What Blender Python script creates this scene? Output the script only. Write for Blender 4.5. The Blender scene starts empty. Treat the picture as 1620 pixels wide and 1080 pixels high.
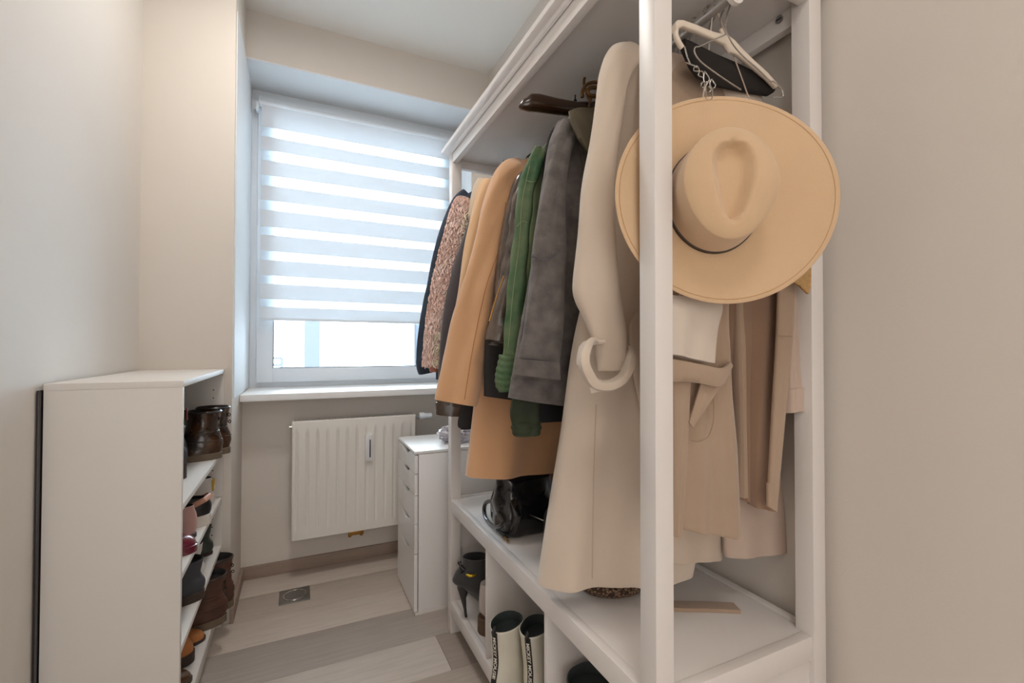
import bpy, bmesh, math, random
from mathutils import Vector, Matrix, noise
random.seed(7)
C = bpy.context.scene.collection
PI = math.pi

# ---------------------------------------------------------------- camera
cam_d = bpy.data.cameras.new('camera'); cam = bpy.data.objects.new('camera', cam_d); C.objects.link(cam)
yaw, pit, rol = [math.radians(a) for a in (25.01, .833, .097)]
FPX = 723.4
F_ = Vector((math.sin(yaw)*math.cos(pit), math.cos(yaw)*math.cos(pit), math.sin(pit)))
R0 = Vector((math.cos(yaw), -math.sin(yaw), 0)); U0 = R0.cross(F_)
R_ = R0*math.cos(rol) + U0*math.sin(rol); U_ = -R0*math.sin(rol) + U0*math.cos(rol)
CP = Vector((0, 0, 1.149))
cam.matrix_world = Matrix(((R_.x, U_.x, -F_.x, CP.x), (R_.y, U_.y, -F_.y, CP.y), (R_.z, U_.z, -F_.z, CP.z), (0, 0, 0, 1)))
cam_d.sensor_width = 36; cam_d.lens = FPX/1620*36; cam_d.clip_start = .02
bpy.context.scene.camera = cam
# ---------------------------------------------------------------- world, lights, exposure
vs = bpy.context.scene.view_settings
vs.view_transform = 'Standard'; vs.look = 'None'; vs.gamma = 1; vs.exposure = 0
try: vs.use_curve_mapping = False
except Exception: pass
w = bpy.data.worlds.new('sky'); bpy.context.scene.world = w; w.use_nodes = True
bg = w.node_tree.nodes['Background']; bg.inputs['Color'].default_value = (.80, .90, 1, 1); bg.inputs['Strength'].default_value = 20
def area(name, loc, rot, size, power, col, sy=None):
    l = bpy.data.lights.new(name, 'AREA'); l.energy = power; l.color = col; l.size = size
    if sy: l.shape = 'RECTANGLE'; l.size_y = sy
    o = bpy.data.objects.new(name, l); C.objects.link(o); o.location = loc; o.rotation_euler = rot
    return o
area('ceiling_lamp_light', (.05, 1.65, 2.79), (0, 0, 0), .22, 10.5, (1, .95, .89))
area('rear_lamp_light', (.1, -.35, 2.79), (0, 0, 0), .5, 7.5, (1, .95, .90))
area('rear_fill_light', (-.05, -1.2, 1.2), (math.radians(90), 0, math.radians(-8)), 1.2, 13.5, (1, .955, .91), 2.0)  # added broad fill behind the camera
po = area('window_portal', (.36, 3.05, 1.75), (math.radians(-90), 0, 0), 1.15, 1, (1, 1, 1), 1.65)
po.data.cycles.is_portal = True

def pt(px, py, Y=None, X=None, Z=None):
    """point where the line of sight through a pixel of the photograph meets a plane of the room"""
    d = F_ + R_*((px-810)/FPX) + U_*((540-py)/FPX)
    k = (Y-CP.y)/d.y if Y is not None else ((X-CP.x)/d.x if X is not None else (Z-CP.z)/d.z)
    return CP + d*k

# ---------------------------------------------------------------- materials
def lin(c):
    return tuple(((v/255)/12.92 if v/255 <= .04045 else ((v/255+.055)/1.055)**2.4) for v in c)
MATS = {}
def mat(name, rgb, rough=.6, var=.0, vscale=8, bump=.0, bscale=60, sheen=0, metal=0, coat=0, trans=0, stretch=(1, 1, 1), var2=None, spec=.5, subs=0):
    m = bpy.data.materials.new(name); m.use_nodes = True; nt = m.node_tree; N = nt.nodes; L = nt.links
    b = N['Principled BSDF']; base = (*lin(rgb), 1)
    b.inputs['Base Color'].default_value = base; b.inputs['Roughness'].default_value = rough
    b.inputs['Metallic'].default_value = metal; b.inputs['Specular IOR Level'].default_value = spec
    if sheen: b.inputs['Sheen Weight'].default_value = sheen; b.inputs['Sheen Roughness'].default_value = .6
    if coat: b.inputs['Coat Weight'].default_value = coat; b.inputs['Coat Roughness'].default_value = .12
    tc = N.new('ShaderNodeTexCoord'); mp = N.new('ShaderNodeMapping'); mp.inputs['Scale'].default_value = stretch
    L.new(tc.outputs['Object'], mp.inputs['Vector'])
    if var:
        n = N.new('ShaderNodeTexNoise'); n.inputs['Scale'].default_value = vscale; n.inputs['Detail'].default_value = 5
        L.new(mp.outputs[0], n.inputs['Vector'])
        mx = N.new('ShaderNodeMixRGB'); mx.inputs[1].default_value = base
        c2 = lin(var2) if var2 else tuple(v*(1-var) for v in base[:3])
        mx.inputs[2].default_value = (*c2, 1)
        rp = N.new('ShaderNodeValToRGB'); rp.color_ramp.elements[0].position = .35; rp.color_ramp.elements[1].position = .68
        L.new(n.outputs['Fac'], rp.inputs[0]); L.new(rp.outputs[0], mx.inputs[0]); L.new(mx.outputs[0], b.inputs['Base Color'])
    if bump:
        n2 = N.new('ShaderNodeTexNoise'); n2.inputs['Scale'].default_value = bscale; n2.inputs['Detail'].default_value = 4
        L.new(mp.outputs[0], n2.inputs['Vector'])
        bp = N.new('ShaderNodeBump'); bp.inputs['Strength'].default_value = bump; bp.inputs['Distance'].default_value = .002
        L.new(n2.outputs['Fac'], bp.inputs['Height']); L.new(bp.outputs[0], b.inputs['Normal'])
    MATS[name] = m
    return m
M_wall = mat('wall_paint', (222, 214, 205), .85, bump=.15, bscale=220, var=.03, vscale=1.2)
M_walll = mat('left_wall_paint', (226, 221, 215), .6, bump=.08, bscale=220, var=.03, vscale=1.2)
M_ceil = mat('ceiling_paint', (236, 233, 228), .9)
M_reveal = mat('reveal_paint', (228, 230, 232), .6)
M_lac = mat('white_lacquer', (229, 223, 219), .38, var=.03, vscale=3)
M_mel = mat('white_melamine', (224, 219, 213), .45)
M_edge = mat('edge_band', (222, 216, 208), .4)
M_draw = mat('drawer_white', (235, 232, 230), .35)
M_pvc = mat('window_plastic', (226, 232, 238), .35)
M_rad = mat('radiator_enamel', (232, 227, 219), .3)
M_rubber = mat('dark_gasket', (50, 56, 62), .6)
M_steel = mat('brushed_steel', (150, 150, 148), .35, metal=.9)
M_chrome = mat('chrome_wire', (205, 203, 200), .2, metal=1)
M_brass = mat('brass', (160, 118, 60), .35, metal=.9)
M_bronze = mat('bronze_hook', (112, 82, 50), .3, metal=.8)
M_black = mat('black_metal', (30, 26, 26), .4, metal=.3)
M_dwood = mat('dark_varnished_wood', (58, 36, 20), .22, coat=.6, var=.4, vscale=6, stretch=(1, 8, 8))
M_dark = mat('dark_void', (30, 28, 28), .8)
M_base = mat('skirting_wood', (160, 140, 126), .55, var=.15, vscale=5, stretch=(1, 6, 10))
def plank_mat(name, rgb):
    return mat(name, rgb, .5, var=.12, vscale=5, stretch=(1.2, 14, 1), bump=.15, bscale=40)
PL = [plank_mat('floor_plank_light', (206, 192, 180)), plank_mat('floor_plank_mid', (190, 176, 164)), plank_mat('floor_plank_grey', (178, 167, 158)),
      plank_mat('floor_plank_pale', (214, 203, 193)), plank_mat('floor_plank_dark', (166, 152, 142))]

# ---------------------------------------------------------------- mesh helpers
def finish(bm, name, m, parent=None, smooth=True, ang=40):
    me = bpy.data.meshes.new(name); bmesh.ops.recalc_face_normals(bm, faces=bm.faces[:]); bm.to_mesh(me); bm.free()
    ms = m if isinstance(m, (list, tuple)) else [m]
    for x in ms: me.materials.append(x)
    if smooth:
        me.polygons.foreach_set('use_smooth', [True]*len(me.polygons))
        try: me.set_sharp_from_angle(angle=math.radians(ang))
        except Exception: pass
    o = bpy.data.objects.new(name, me); C.objects.link(o)
    if parent: o.parent = parent; o.matrix_parent_inverse = parent.matrix_world.inverted() if False else Matrix.Translation(-Vector(parent.location))
    return o
def bmbox(bm, a, b, bev=.0):
    a = Vector(a); b = Vector(b); c = (a+b)/2; s = b-a
    r = bmesh.ops.create_cube(bm, size=1, matrix=Matrix.Translation(c) @ Matrix.Diagonal((abs(s.x), abs(s.y), abs(s.z), 1)))
    if bev:
        es = list({e for v in r['verts'] for e in v.link_edges})
        bmesh.ops.bevel(bm, geom=es, offset=bev, segments=2, affect='EDGES', profile=.6)
def box(name, a, b, m, parent=None, bev=.0015):
    bm = bmesh.new(); bmbox(bm, a, b, bev); return finish(bm, name, m, parent)
def tag(o, label=None, cat=None, group=None, kind=None):
    if label: o['label'] = label
    if cat: o['category'] = cat
    if group: o['group'] = group
    if kind: o['kind'] = kind
    return o
def empty(name, loc, label=None, cat=None, group=None, kind=None):
    o = bpy.data.objects.new(name, None); C.objects.link(o); o.location = loc; o.empty_display_size = .05
    return tag(o, label, cat, group, kind)
def crom(pts, n):
    """Catmull-Rom through lists of floats"""
    out = []
    P = [pts[0]]+list(pts)+[pts[-1]]
    for i in range(1, len(P)-2):
        for k in range(n):
            t = k/n
            out.append([.5*(2*b+(c-a)*t+(2*a-5*b+4*c-d)*t*t+(3*b-a-3*c+d)*t**3) for a, b, c, d in zip(P[i-1], P[i], P[i+1], P[i+2])])
    out.append(list(P[-2]))
    return out
def loft(bm, rings, cap0=False, cap1=False, mi=0):
    vv = [[bm.verts.new(p) for p in r] for r in rings]
    n = len(rings[0])
    for a, b in zip(vv, vv[1:]):
        for i in range(n):
            f = bm.faces.new((a[i], a[(i+1) % n], b[(i+1) % n], b[i])); f.material_index = mi
    if cap0: bm.faces.new(vv[0][::-1]).material_index = mi
    if cap1: bm.faces.new(vv[-1]).material_index = mi
    return vv
def tube_rings(pts, r, seg=10, flat=None):
    pts = [Vector(p) for p in pts]; rings = []; ref = None
    for i, p in enumerate(pts):
        t = (pts[min(i+1, len(pts)-1)]-pts[max(i-1, 0)]).normalized()
        if ref is None: ref = t.orthogonal().normalized()
        ref = (ref-t*ref.dot(t)).normalized(); bi = t.cross(ref)
        rr = r[i] if isinstance(r, (list, tuple)) else r
        rings.append([p+ref*math.cos(2*PI*k/seg)*rr+bi*math.sin(2*PI*k/seg)*rr*(flat or 1) for k in range(seg)])
    return rings
def tube(name, pts, r, m, parent=None, seg=10, smooth=0, bm=None, closed=False):
    own = bm is None
    if own: bm = bmesh.new()
    if smooth: pts = [Vector(p) for p in crom([list(p) for p in pts], smooth)]
    rg = tube_rings(pts, r, seg)
    loft(bm, rg, True, True)
    if own: return finish(bm, name, m, parent)
def arc(c, r, a0, a1, n, ax='xz'):
    out = []
    for i in range(n+1):
        a = math.radians(a0+(a1-a0)*i/n); u, v = math.cos(a)*r, math.sin(a)*r
        out.append(Vector(c)+(Vector((u, 0, v)) if ax == 'xz' else Vector((0, u, v)) if ax == 'yz' else Vector((u, v, 0))))
    return out

# ================================================================ ROOM SHELL
XL, XR = -.57, 1.06          # left and right walls
YW, YP, YF = 2.63, 2.245, 2.93   # window wall, pillar face, window plane
XC, XO = -.252, .955         # pillar side, right jamb of the opening
ZS, ZL, ZC = .925, 2.612, 2.855  # sill, lintel, ceiling
YB = -1.4
def struct(o): o['kind'] = 'structure'; return o
fl = struct(empty('floor', (0, 0, 0)))
struct(box('wall_left', (XL-.1, YB, 0), (XL, YP, ZC), M_walll, bev=0))
struct(box('wall_right', (XR, YB, 0), (XR+.1, YF+.12, ZC), M_wall, bev=0))
struct(box('wall_pillar', (XL-.1, YP, 0), (XC, YF+.12, ZC), M_wall, bev=.004))
struct(box('ceiling', (XL-.1, YB-.1, ZC), (XR+.1, YF+.12, ZC+.1), M_ceil, bev=0))
# wall round the window, with its opening
bm = bmesh.new()
bmbox(bm, (XC, YW, 0), (XR, YF+.12, ZS-.03)); bmbox(bm, (XC, YW, ZL), (XR, YF+.12, ZC)); bmbox(bm, (XO, YW, ZS-.03), (XR, YF+.12, ZL))
struct(finish(bm, 'wall_window', M_wall, smooth=False))
# painted lining of the window recess
bm = bmesh.new()
bmbox(bm, (XC, YW-.002, ZL-.008), (XO, YF, ZL)); bmbox(bm, (XC, YP+.03, ZS+.006), (XC+.003, YF, ZL-.008)); bmbox(bm, (XO-.006, YW-.001, ZS+.006), (XO, YF, ZL-.008))
struct(finish(bm, 'trim_1', M_reveal, smooth=False))
# near wall behind the camera with a door opening
bm = bmesh.new()
bmbox(bm, (XL, YB-.1, 0), (-.45, YB, ZC)); bmbox(bm, (.45, YB-.1, 0), (XR, YB, ZC)); bmbox(bm, (-.45, YB-.1, 2.1), (.45, YB, ZC))
struct(finish(bm, 'wall_near', M_wall, smooth=False))
dr = struct(empty('door_1', (0, YB-.06, 0)))
box('door_leaf', (-.44, YB-.08, .005), (.44, YB-.04, 2.09), M_mel, dr)
tube('door_handle', [(.36, YB-.04, 1.05), (.36, YB+.01, 1.05), (.24, YB+.01, 1.05)], .009, M_steel, dr)
# skirting
struct(box('baseboard_window', (XC, YW-.014, 0), (XR, YW, .062), M_base))
struct(box('baseboard_pillar', (XC, YP-.014, 0), (XC+.014, YW-.014, .062), M_base))
struct(box('baseboard_left', (XL, YB, 0), (XL+.014, YP, .062), M_base))
struct(box('baseboard_right', (XR-.014, YB, 0), (XR, YW-.014, .062), M_base))
# floor boards, laid across the room
box('subfloor', (XL-.05, YB-.05, -.04), (XR+.05, YW+.05, -.012), M_dark, fl, 0)
rows = [2.645, 2.435, 2.235, 2.03, 1.80, 1.585]
while rows[-1] > YB: rows.append(rows[-1]-.208)
joints = {0: [(.80, 0, 1)], 1: [(.92, 1, 1)], 2: [(.50, 0, 2)], 3: [(.72, 2, 4)], 4: [(.505, 3, 4)], 5: [(.30, 2, 1)]}
bi = 0
for i in range(len(rows)-1):
    y1, y0 = rows[i], max(rows[i+1], YB)
    if i in joints: j = joints[i][0]
    else: j = (random.uniform(-.3, .9), random.randrange(5), random.randrange(5))
    for (xa, xb, k) in ((XL, j[0], j[1]), (j[0], XR, j[2])):
        o = box('plank', (xa+.0006, y0+.0006, -.012), (xb-.0006, y1-.0006, 0), PL[k], fl, .0008)
# metal floor box
fb = empty('floor_outlet_cover', (-.01, 2.36, 0), 'square brushed metal floor outlet cover with a round lid beside the pillar', 'floor cover')
box('plate', (-.073, 2.297, 0), (.057, 2.427, .004), M_steel, fb)
bm = bmesh.new(); 
for r0, r1, z in ((.047, .038, .0055),):
    rg = []
    for rr, zz in ((.050, .004), (.049, .006), (.044, .006), (.043, .0042)): rg.append([Vector((-.008+rr*math.cos(a*PI/24), 2.362+rr*math.sin(a*PI/24), zz)) for a in range(48)])
    loft(bm, rg)
finish(bm, 'ring', M_chrome, fb)
bm = bmesh.new(); bmesh.ops.create_cone(bm, cap_ends=True, segments=48, radius1=.041, radius2=.040, depth=.0015, matrix=Matrix.Translation((-.008, 2.362, .0048))); finish(bm, 'lid', M_steel, fb)

# ================================================================ WINDOW
wn = struct(empty('window_1', (.35, YF, ZS)))
box('window_sill', (XC+.001, 2.50, ZS-.033), (XR-.001, YF+.02, ZS), mat('sill_white', (238, 236, 234), .4), wn, .003)
def frame(name, x0, x1, z0, z1, wd, y0, y1, m, par, wb=None):
    bm = bmesh.new(); wb = wb or wd
    bmbox(bm, (x0, y0, z0), (x0+wd, y1, z1), .002); bmbox(bm, (x1-wd, y0, z0), (x1, y1, z1), .002)
    bmbox(bm, (x0+wd, y0, z1-wd), (x1-wd, y1, z1), .002); bmbox(bm, (x0+wd, y0, z0), (x1-wd, y1, z0+wb), .002)
    return finish(bm, name, m, par)
frame('window_frame', XC+.003, XO-.006, ZS, ZL-.008, .05, YF, YF+.07, M_pvc, wn, .045)
fx0, fx1, fz0, fz1 = XC+.038, XO-.04, ZS+.03, ZL-.045
frame('sash', fx0, fx1, fz0, fz1, .082, YF-.022, YF+.05, M_pvc, wn, .078)
frame('gasket', fx0+.082, fx1-.082, fz0+.078, fz1-.082, .004, YF-.018, YF+.01, M_rubber, wn)
bm = bmesh.new(); bmbox(bm, (fx0+.08, YF+.012, fz0+.074), (fx1-.08, YF+.016, fz1-.08))
mg = bpy.data.materials.new('window_glass'); mg.use_nodes = True; nt = mg.node_tree; nt.nodes.clear()
go = nt.nodes.new('ShaderNodeOutputMaterial'); gt = nt.nodes.new('ShaderNodeBsdfTransparent'); gg = nt.nodes.new('ShaderNodeBsdfGlossy'); gm = nt.nodes.new('ShaderNodeMixShader'); gf = nt.nodes.new('ShaderNodeFresnel')
gg.inputs['Roughness'].default_value = .02; gf.inputs[0].default_value = 1.45; gt.inputs[0].default_value = (.95, .98, .98, 1)
nt.links.new(gf.outputs[0], gm.inputs[0]); nt.links.new(gt.outputs[0], gm.inputs[1]); nt.links.new(gg.outputs[0], gm.inputs[2]); nt.links.new(gm.outputs[0], go.inputs[0])
finish(bm, 'pane', mg, wn, smooth=False)
h = struct(box('handle_plate', (fx0+.028, YF-.034, 1.52), (fx0+.052, YF-.022, 1.60), M_pvc, wn, .003)) if False else None
hp = box('handle', (fx0+.03, YF-.05, 1.42), (fx0+.048, YF-.036, 1.56), M_pvc, wn, .004)

# day and night roller blind
bl = empty('roller_blind', (.36, YF-.06, 2.5), 'white roller blind with alternating sheer and opaque bands, drawn most of the way down', 'window blind')
def fabric(name, col, tr, transl):
    m = bpy.data.materials.new(name); m.use_nodes = True; nt = m.node_tree; N = nt.nodes; N.clear(); L = nt.links
    o = N.new('ShaderNodeOutputMaterial'); d = N.new('ShaderNodeBsdfDiffuse'); t = N.new('ShaderNodeBsdfTranslucent'); x = N.new('ShaderNodeBsdfTransparent')
    a = N.new('ShaderNodeMixShader'); b = N.new('ShaderNodeMixShader')
    d.inputs[0].default_value = (*col, 1); t.inputs[0].default_value = (*col, 1); x.inputs[0].default_value = (.95, .98, 1, 1)
    a.inputs[0].default_value = transl; b.inputs[0].default_value = tr
    L.new(d.outputs[0], a.inputs[1]); L.new(t.outputs[0], a.inputs[2]); L.new(a.outputs[0], b.inputs[1]); L.new(x.outputs[0], b.inputs[2]); L.new(b.outputs[0], o.inputs[0])
    return m
M_opq = fabric('opaque_blind_band', (.84, .87, .90), .02, .24); M_shr = fabric('sheer_blind_band', (.9, .93, .95), .42, .6)
bx0 = pt(413, 300, Y=YF-.05).x; bx1 = pt(712, 300, Y=YF-.05).x; yb = YF-.05
tube('roller_tube', [(bx0-.012, yb+.005, pt(430, 166, Y=yb).z), (bx1+.012, yb+.005, pt(430, 166, Y=yb).z)], .019, M_pvc, bl, 20)
box('bracket', (bx0-.028, yb-.018, pt(405, 172, Y=yb).z-.008), (bx0-.014, YF-.02, pt(405, 172, Y=yb).z+.035), M_pvc, bl, .002)
box('bracket', (bx1+.014, yb-.018, pt(405, 172, Y=yb).z-.008), (bx1+.028, YF-.02, pt(405, 172, Y=yb).z+.035), M_pvc, bl, .002)
ztop = pt(440, 172, Y=yb).z; zb_ = pt(440, 506, Y=yb).z
# boundaries of bands read at the left edge of the blind
ys = [172, 206, 221, 242, 258, 281, 297, 320, 335, 361, 374, 399, 413, 437, 450, 474, 486, 496]
zz = [pt(440, y, Y=yb).z for y in ys]
def strip(name, z1, z0, y, m):
    bm = bmesh.new(); n = 24
    rg = []
    for k in range(n+1):
        x = bx0+(bx1-bx0)*k/n; wv = .0012*math.sin(k*.9+z1*7)
        rg.append([Vector((x, y+wv, z1)), Vector((x, y+wv, z0)), Vector((x, y+wv+.0008, z0)), Vector((x, y+wv+.0008, z1))])
    loft(bm, rg, True, True); return finish(bm, name, m, bl, smooth=False)
for i in range(len(zz)-1):
    strip('opaque_band' if i % 2 == 0 else 'sheer_band', zz[i], zz[i+1], yb-.016, M_opq if i % 2 == 0 else M_shr)
strip('opaque_band', zz[-1], zb_+.008, yb-.016, M_opq)
box('bottom_bar', (bx0, yb-.022, zb_-.004), (bx1, yb-.010, zb_+.010), M_pvc, bl, .003)
bm = bmesh.new()
zc0 = pt(405, 170, Y=yb).z
for k in range(60):
    bmesh.ops.create_icosphere(bm, subdivisions=1, radius=.0022, matrix=Matrix.Translation((bx0-.021, yb-.014, zc0-.01-k*.0125)))
tag(finish(bm, 'bead_chain', M_pvc, bl), kind='stuff')

# ---------------------------------------------------------------- building across the street
M_fac = mat('facade_render', (215, 222, 228), .9); M_col = mat('facade_pilaster', (52, 58, 68), .8); M_fwin = mat('facade_glass', (186, 200, 208), .2)
fb2 = empty('facing_building', (1, 9, 0), 'pale building across the street with a grey pilaster and window panels, seen under the blind', 'building')
YG = 9.0
box('wall', (-9, YG, -3), (14, YG+.4, 4.2), M_fac, fb2, 0)
box('ground_slab', (-9, YG-6, -3.2), (14, YG+.4, -3), M_col, fb2, 0)
a = pt(482, 550, Y=YG-.3).x; b = pt(506, 550, Y=YG-.3).x
box('pilaster', (a, YG-.3, -3), (b, YG, 4.2), M_col, fb2, .01)
a2 = pt(661, 550, Y=YG-.3).x
box('pilaster', (a2, YG-.3, -3), (a2+.35, YG, 4.2), M_col, fb2, .01)
def fwin(x0, x1, z0, z1):
    f = frame('window', x0, x1, z0, z1, .05, YG-.05, YG, M_pvc, fb2)
    g = box('pane', (x0+.05, YG-.02, z0+.05), (x1-.05, YG-.005, z1-.05), M_fwin, f, 0)
    g.matrix_parent_inverse = Matrix.Identity(4)
for (xa, xb) in ((449, 480), (512, 576), (592, 652)):
    for (ya, yb2) in ((508, 541), (544, 574)):
        p0 = pt(xa, yb2, Y=YG); p1 = pt(xb, ya, Y=YG); fwin(p0.x, p1.x, p0.z, p1.z)
# railing
rl = empty('balcony_railing', (-.6, 7.5, 0), 'grey metal balcony railing at the left edge of the view outside', 'railing')
for yy in (566, 577):
    p = pt(436, yy, Y=7.5); tube('rail', [(p.x-1.5, 7.5, p.z), (pt(446, yy, Y=7.5).x, 7.5, p.z)], .02, M_col, rl, 8)
p = pt(446, 566, Y=7.5); tube('baluster', [(p.x, 7.5, p.z), (p.x, 7.5, p.z-4)], .02, M_col, rl, 8)

# ================================================================ RADIATOR
rd = empty('radiator', (.28, 2.6, .2), 'white ribbed panel radiator on the wall under the window sill', 'radiator')
rx0, rx1, rz0, rz1, ryf = -.027, .583, .20, .785, 2.491
bm = bmesh.new()
nfl = 13; N_ = nfl*12; rowz = [rz0, rz0+.004, rz0+.03, rz0+.05, rz0+.062, rz1-.062, rz1-.05, rz1-.03, rz1-.004, rz1]
grid = []
for j, z in enumerate(rowz):
    r = []
    for i in range(N_+1):
        u = i/N_; x = rx0+(rx1-rx0)*u; ph = (u*nfl) % 1
        g = 0
        if j in (4, 5) and .03 < u < .97:
            g = .007*max(0, 1-abs(ph-.5)/.16) if abs(ph-.5) < .16 else 0
        e = .006 if (j in (0, 9) or i in (0, N_)) else 0
        r.append(bm.verts.new((x, ryf+g+e, z)))
    grid.append(r)
for a_, b_ in zip(grid, grid[1:]):
    for i in range(N_): bm.faces.new((a_[i], a_[i+1], b_[i+1], b_[i]))
bmbox(bm, (rx0, ryf+.006, rz0), (rx1, ryf+.02, rz1))
bmbox(bm, (rx0+.01, ryf+.075, rz0+.01), (rx1-.01, ryf+.088, rz1-.01))
finish(bm, 'front_panel', M_rad, rd, ang=50)
bm = bmesh.new()
for i in range(76):
    x = rx0+.008+i*(rx1-rx0-.016)/75
    bmbox(bm, (x, ryf+.021, rz1-.012), (x+.0025, ryf+.074, rz1+.003))
tag(finish(bm, 'grille_fin', mat('radiator_fin', (176, 172, 166), .5), rd, smooth=False), kind='stuff')
bm = bmesh.new(); bmbox(bm, (rx0+.004, ryf+.02, rz0+.02), (rx0+.008, ryf+.075, rz1)); bmbox(bm, (rx1-.008, ryf+.02, rz0+.02), (rx1-.004, ryf+.075, rz1))
for x in (.1, .45): bmbox(bm, (x, ryf+.08, .3), (x+.03, YW, .7))
tag(finish(bm, 'side_panel', M_rad, rd), kind='stuff')
vt = tube('valve', [(rx1, ryf+.05, rz1-.02), (rx1+.03, ryf+.05, rz1-.02)], .011, M_chrome, rd, 16)
tube('thermostat_head', [(rx1+.03, ryf+.05, rz1-.018), (rx1+.035, ryf+.05, rz1-.018), (rx1+.06, ryf+.05, rz1-.018), (rx1+.062, ryf+.05, rz1-.018), (rx1+.1, ryf+.05, rz1-.018), (rx1+.103, ryf+.05, rz1-.018)], [.017, .021, .021, .016, .017, .012], M_pvc, rd, 24)
tube('bleed_valve', [(rx0-.012, ryf+.04, rz1-.03), (rx0, ryf+.04, rz1-.03)], .006, M_chrome, rd)
mx_ = pt(583, 707, Y=ryf); 
box('heat_meter', (mx_.x-.018, ryf-.02, pt(583, 728, Y=ryf).z), (mx_.x+.018, ryf+.006, pt(583, 687, Y=ryf).z), mat('meter_plastic', (226, 226, 228), .4), rd, .004)
o_ = box('meter_window', (mx_.x+.002, ryf-.0215, pt(583, 722, Y=ryf).z), (mx_.x+.009, ryf-.0195, pt(583, 694, Y=ryf).z), mat('meter_tube', (70, 64, 92), .2), rd, .001)
pb = pt(562, 850, Y=2.56)
bm = bmesh.new(); bmbox(bm, (pb.x-.035, 2.54, .165), (pb.x+.04, 2.57, .185), .003)
for dx in (-.028, .03):
    for rgp in ([(pb.x+dx, 2.555, .155), (pb.x+dx, 2.555, .205)],): loft(bm, tube_rings(rgp, .008, 12), True, True)
finish(bm, 'pipe_fitting', M_brass, rd)
tube('supply_pipe', [(pb.x+.0, 2.565, .17), (pb.x+.0, 2.62, .17), (pb.x, 2.64, .17)], .007, M_brass, rd)

# ================================================================ DRAWER UNIT
ax0, ay0, ay1 = .457, 1.967, 2.327
du = empty('drawer_unit', (.74, 2.147, 0), 'narrow white drawer tower with cut-out finger pulls in front of the radiator', 'drawer unit')
box('body', (ax0+.018, ay0, .012), (ax0+.58, ay1, .688), M_draw, du)
box('top', (ax0, ay0-.0, .690), (ax0+.58, ay1, .702), M_draw, du, .0015)
box('plinth', (ax0+.004, ay0-.001, 0), (ax0+.575, ay1, .012), M_edge, du)
M_gap = mat('drawer_gap', (120, 112, 106), .7)
dz = [.686, .597, .500, .385, .257, .135, .014]
dz = [.686, .605, .512, .390, .262, .014]
for i in range(5):
    z1, z0 = dz[i]-.0015, dz[i+1]+.0015
    # front with a curved pull cut from its top edge
    bm = bmesh.new(); n = 24; yc = ay0+.18; hw = .075; front = []
    top = [(ay0+.002, z1)]
    for k in range(n+1):
        u = -1+2*k/n; top.append((yc+u*hw, z1-.022*(1-abs(u)**2.2)))
    top.append((ay1-.002, z1))
    for x in (ax0, ax0+.014):
        ring = [bm.verts.new((x, y, z)) for y, z in top]+[bm.verts.new((x, ay1-.002, z0)), bm.verts.new((x, ay0+.002, z0))]
        front.append(ring); bm.faces.new(ring)
    m_ = len(front[0])
    for k in range(m_): bm.faces.new((front[0][k], front[0][(k+1) % m_], front[1][(k+1) % m_], front[1][k]))
    dro = finish(bm, 'drawer', M_draw, du, ang=30)
    s = box('pull_recess', (ax0+.0145, yc-.076, z1-.024), (ax0+.0175, yc+.076, z1), M_gap, dro, 0); s.matrix_parent_inverse = Matrix.Identity(4)
# clear plastic bag on the drawers
def blob(name, c, s, m, parent=None, amp=.25, fr=3, sub=4, seed=0, sharp=False):
    bm = bmesh.new(); bmesh.ops.create_icosphere(bm, subdivisions=sub, radius=1)
    for v in bm.verts:
        n = noise.fractal(v.co*fr+Vector((seed, seed*2, 0)), .8, 2, 3)
        if sharp: n = -abs(n)*1.4+.3
        v.co *= 1+amp*n
        v.co = Vector((v.co.x*s[0], v.co.y*s[1], max(v.co.z, -.85)*s[2]))+Vector(c)
    return finish(bm, name, m, parent)
mpl = mat('cloudy_plastic', (232, 226, 232), .25, var=.15, vscale=14)
mpl.node_tree.nodes['Principled BSDF'].inputs['Transmission Weight'].default_value = .4
tag(blob('plastic_bag', (.70, 2.1, .742), (.10, .07, .045), mpl, amp=.35, fr=3.2, seed=4, sharp=True), 'crumpled clear plastic bag lying on the drawer tower behind the rack post', 'bag')

# ================================================================ BOOKCASE
BX0, BX1, BY0, BY1, BH = XL+.009, -.281, 1.489, 2.243, 1.06
bk = empty('shoe_bookcase', ((BX0+BX1)/2, (BY0+BY1)/2, 0), 'low white open bookcase full of shoes against the left wall', 'bookcase')
t_ = .017
box('side_panel', (BX0, BY0, 0), (BX1, BY0+t_, BH-t_), M_mel, bk, .001)
box('side_panel', (BX0, BY1-t_, 0), (BX1, BY1, BH-t_), M_mel, bk, .001)
box('top', (BX0, BY0-.001, BH-t_), (BX1+.001, BY1, BH), M_mel, bk, .001)
SH = [.115, .335, .535, .722]
for z in SH: box('shelf', (BX0+.006, BY0+t_, z-t_), (BX1-.002, BY1-t_, z), M_mel, bk, .001)
box('back_panel', (BX0, BY0+.004, .02), (BX0+.004, BY1-.004, BH-.02), M_mel, bk, 0)
box('plinth', (BX1-.035, BY0+t_, 0), (BX1-.02, BY1-t_, SH[0]-t_), M_mel, bk, 0)
bm = bmesh.new()
for xx in (BX1-.035, BX0+.05):
    for k in range(26):
        bmesh.ops.create_cone(bm, cap_ends=True, segments=10, radius1=.0025, radius2=.0025, depth=.0012, matrix=Matrix.Translation((xx, BY1-t_-.0006, .15+k*.033)) @ Matrix.Rotation(PI/2, 4, 'X'))
tag(finish(bm, 'peg_hole', M_dark, bk), kind='stuff')

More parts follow.
